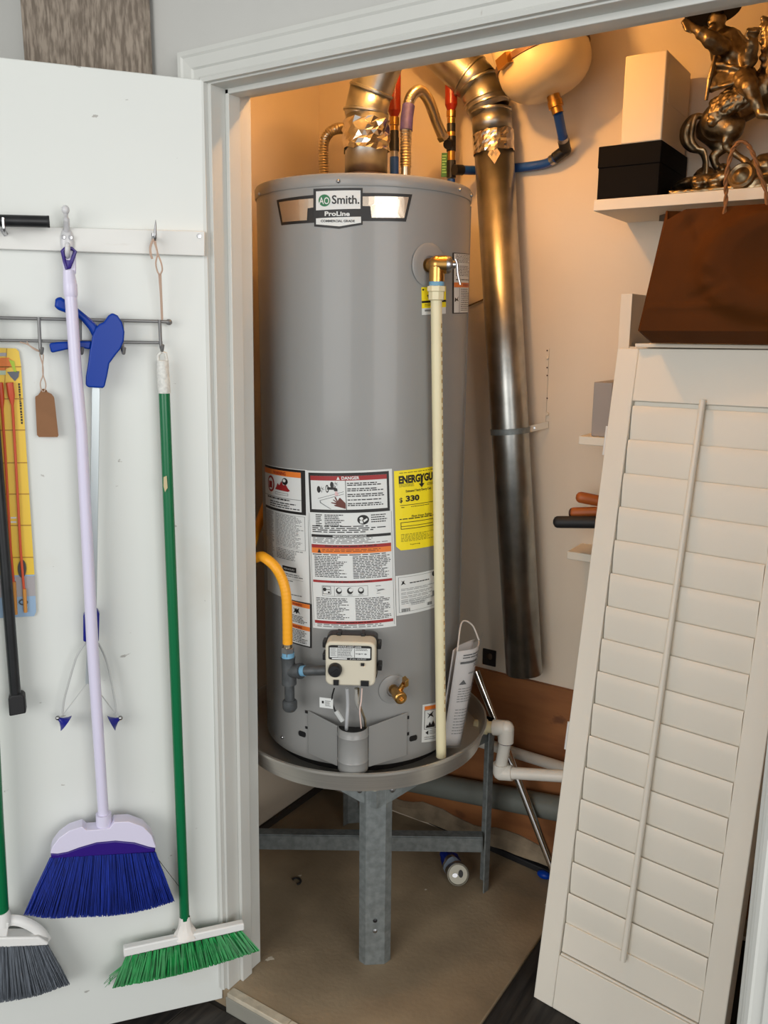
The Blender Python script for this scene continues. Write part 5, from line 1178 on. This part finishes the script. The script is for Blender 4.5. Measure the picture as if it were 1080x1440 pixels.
# cord loop
co = thing('cord_loop', 'thin pinkish cord loop hanging from the right steel hook', 'cord', dp(224, 400, .03))
C4 = lambda ps: conv(ps, 0, 270, 3)
dtube(C4([(655, 196), (644, 205), (634, 235), (636, 262), (642, 282)]), [.044, .042, .038, .036, .034], .0024, 'tail', TWINE, co, 7, 4, (1, .6))
dtube(C4([(648, 205), (660, 240), (664, 262), (657, 300), (664, 335), (674, 347), (684, 330), (680, 300), (666, 262), (660, 235), (654, 206)]), [.046]*11, .0016, 'loop', TWINE, co, 7, 4)
dtube(C4([(671, 346), (677, 420), (683, 540)]), [.044, .036, .028], .0018, 'strand', TWINE, co, 6); dtube(C4([(677, 346), (680, 420), (685, 538)]), [.044, .038, .030], .0018, 'strand', TWINE, co, 6)
# kraft tag
tg = thing('paper_tag', 'blank brown paper tag hanging on a string from the wire rack', 'tag', dp(65, 580, .02))
dprism(conv([(445, 715), (452, 695), (482, 680), (510, 640), (520, 612), (545, 600), (575, 604), (592, 620), (602, 642), (650, 665), (680, 700), (688, 725), (740, 1190), (728, 1212), (492, 1212), (468, 1185)], 0, 480, 9), .016, .0172, 'card', CARDB, tg)
dtube(conv([(515, 130), (505, 170), (540, 300), (545, 420), (512, 520), (520, 600), (545, 640)], 0, 480, 9), .0195, .0011, 'string', TWINE, tg, 6, 4); dtube(conv([(525, 140), (548, 180), (540, 300), (545, 420), (578, 530), (575, 600), (555, 640)], 0, 480, 9), .0200, .0011, 'string', TWINE, tg, 6, 4)
dtube(conv([(500, 125), (400, 70), (330, 30), (250, 10)], 0, 480, 9), .026, .0012, 'string', TWINE, tg, 6, 4); dtube(conv([(500, 132), (430, 100), (370, 50), (340, 0)], 0, 480, 9), .026, .0010, 'string', TWINE, tg, 6, 4)
# yellow toy card with red sticks
yc = thing('toy_card', 'yellow cardboard toy card with red dart sticks at the left edge of the door', 'card', dp(10, 680, .01))
card_px = [(-70, 487), (22, 490), (26.5, 494), (29.5, 513), (37.5, 640), (48.3, 806), (51, 860), (48, 866.5), (-66, 873)]
dprism(card_px, .004, .0060, 'card', mat('card_yellow', (234, 196, 62), .4, coat=.3), yc)
dk = Decal([(0, 0), (1, 0), (1, 1), (0, 1)], lambda p, h: dp(p[0], p[1], .0060 + h), 999); dk.q = lambda a, b: (a, b)
dk.poly([(-68, 812), (48.7, 808), (51, 860), (48, 866.5), (-66, 873)], mat('card_blue', (150, 178, 206), .4), 0); dk.poly([(-68, 814), (48.7, 810), (50, 838), (-67, 844)], mat('card_grey', (168, 164, 166), .4), 1)
for y_ in (515, 560, 604, 650, 694, 738, 783): dk.poly([(-68, y_+1), (30 + (y_-515)*.063, y_), (30 + (y_-515)*.063, y_+1.4), (-68, y_+2.4)], mat('card_line', (170, 126, 40), .5), 1)
for x_ in (9, 7.6): pass
dk.poly([(9, 490), (9.8, 490), (6, 560), (5.2, 560)], mat('card_line', (170, 126, 40)), 1)
dk.poly([(-40, 497), (9.6, 496), (9.6, 501), (-40, 501)], mat('card_grey', (168, 164, 166)), 1)
dk.poly([(-30, 512), (2, 503), (12, 503), (18, 507), (20, 514), (10, 518), (4, 523), (-30, 530)], ORL, 1); dk.poly([(12, 505), (20, 508), (22, 520), (25, 524), (20, 523), (16, 514)], mat('card_green', (170, 196, 50), .5), 2)
dk.poly([(10, 523), (27, 522), (26, 530), (21, 536), (15, 530)], mat('card_slate', (92, 96, 106), .4), 2); dk.poly([(-30, 521), (8, 521), (8, 527), (-30, 528)], mat('card_sage', (180, 196, 170), .5), 2)
r = random.Random(2)
y_ = 539
while y_ < 594: h_ = r.uniform(1.6, 3.4); x_ = 25.4 + (y_-539)*.075; dk.poly([(x_, y_), (x_+r.uniform(2, 3), y_), (x_+r.uniform(2, 3)+.2, y_+h_), (x_+.2, y_+h_)], BLKL, 1); y_ += h_ + r.uniform(.5, 1.2)
for y_ in (727, 733): dk.poly([(15, y_), (23, y_), (23, y_+2.2), (15, y_+2.2)], WHT, 1)
dk.build('card_print', yc)
RS = mat('red_stick', (206, 82, 46), .35); TPW = mat('stick_tan', (206, 142, 66), .6)
u_ = dsz(20, 650, .012)
dtube([(-.5, 538), (1.5, 560), (3, 575), (7.5, 640), (15, 773), (19.5, 822)], .013, [4.6*u_, 4.6*u_, 1.9*u_, 1.8*u_, 1.8*u_, 1.8*u_], 'stick', RS, yc, 10); dtube([(20, 818), (22.5, 864)], .013, 2.4*u_, 'stick_tip', TPW, yc, 8)
dtube([(13.5, 538), (16, 556), (17.6, 570), (21.7, 640), (29, 773), (34, 832)], .013, [5*u_, 4.8*u_, 1.9*u_, 1.8*u_, 1.8*u_, 1.8*u_], 'stick', RS, yc, 10); dtube([(34.3, 828), (36, 861)], .013, 2.6*u_, 'stick_tip', TPW, yc, 8)
m = M(); m.prism([dp(31 + 6*math.cos(a), 800 + 12.5*math.sin(a), .0095) for a in [i*math.pi/12 for i in range(24)]], -DN*.003); m.build('badge', mat('badge_grey', (74, 70, 68), .4), yc)
m = M(); m.tube([dp(33 + 5.5*math.cos(a), 847 + 3.6*math.sin(a), .012) for a in [i*math.pi/10 for i in range(20)]], .0012, 7, closed=True); m.build('ring', IRON, yc)
# black cane
cn = thing('black_cane', 'black walking cane with square rubber foot in front of the yellow card', 'cane', dp(22, 990, .03))
u_ = dsz(15, 800, .036)
dtube([(-22.5, 420), (22.2, 983)], .036, 7.7*u_, 'shaft', BLKT, cn, 18)
dprism([(11.3, 982), (16, 978.5), (30, 977), (34.5, 980), (36.6, 1003.5), (13, 1008)], .022, .050, 'foot', BLKR, cn, bevel=.003)
# grey broom
gy = thing('broom', 'grey bristled broom with white head and green pole at the lower left', 'broom', dp(1, 1300, .04))
u_ = dsz(5, 1280, .05)
dtube([(-34, 560), (-20, 850), (-4.4, 1150), (3.5, 1284)], .052, 8.6*u_, 'pole', GREENP, gy, 20)
dtube([(3.2, 1281), (4.0, 1284), (4.6, 1300)], .052, [9.8*u_, 10*u_, 10.6*u_], 'collar', WHITEP, gy, 20)
def mir(ps, cx=2): return [(2*cx - x, y + (x-cx)*.05) for x, y in ps][::-1]
rt_ = [(68.5, 1326), (55.5, 1309), (40, 1298), (24, 1293.5)]
body = [(68.5, 1326), (67, 1330), (2, 1333)] 
dprism([(68.5, 1326), (67, 1330), (2, 1333)] + [(-63, 1333), (-64.5, 1329)] + [(-50, 1320), (54, 1318)], .034, .066, 'head', WHITEP, gy, bevel=.003)
m = M()
arch = [(66, 1324), (56, 1310), (40, 1299.5), (22, 1294), (4, 1296), (-16, 1296), (-36, 1303), (-52, 1314), (-62, 1327)]
m.tube(spline([dp(x, y, .05) for x, y in arch], 6), 3.4*u_, 10, sq=(1.0, 2.2)); m.build('arch', WHITEP, gy)
dprism([(10, 1318), (13, 1298), (-5, 1298), (-4, 1318)], .034, .066, 'rib', WHITEP, gy, bevel=.002)
bristles('bristles', GRYB, gy, (-62, 1332), (67, 1329), [(-95, 1398), (-50, 1408), (0, 1410), (50, 1401), (98, 1384)], .034, .066, 1000, .0017, 8)

for o_ in list(COL.objects):
    if o_.parent is None and o_.get('category') in ('broom', 'shelf', 'tool', 'louvred panel', 'water connector'):
        o_['group'] = {'broom': 'brooms hanging on the door', 'shelf': 'white shelves on the back wall', 'tool': 'tool handles on the lower shelf',
                       'louvred panel': 'leaning louvred panels', 'water connector': 'corrugated connectors over the heater'}[o_['category']]
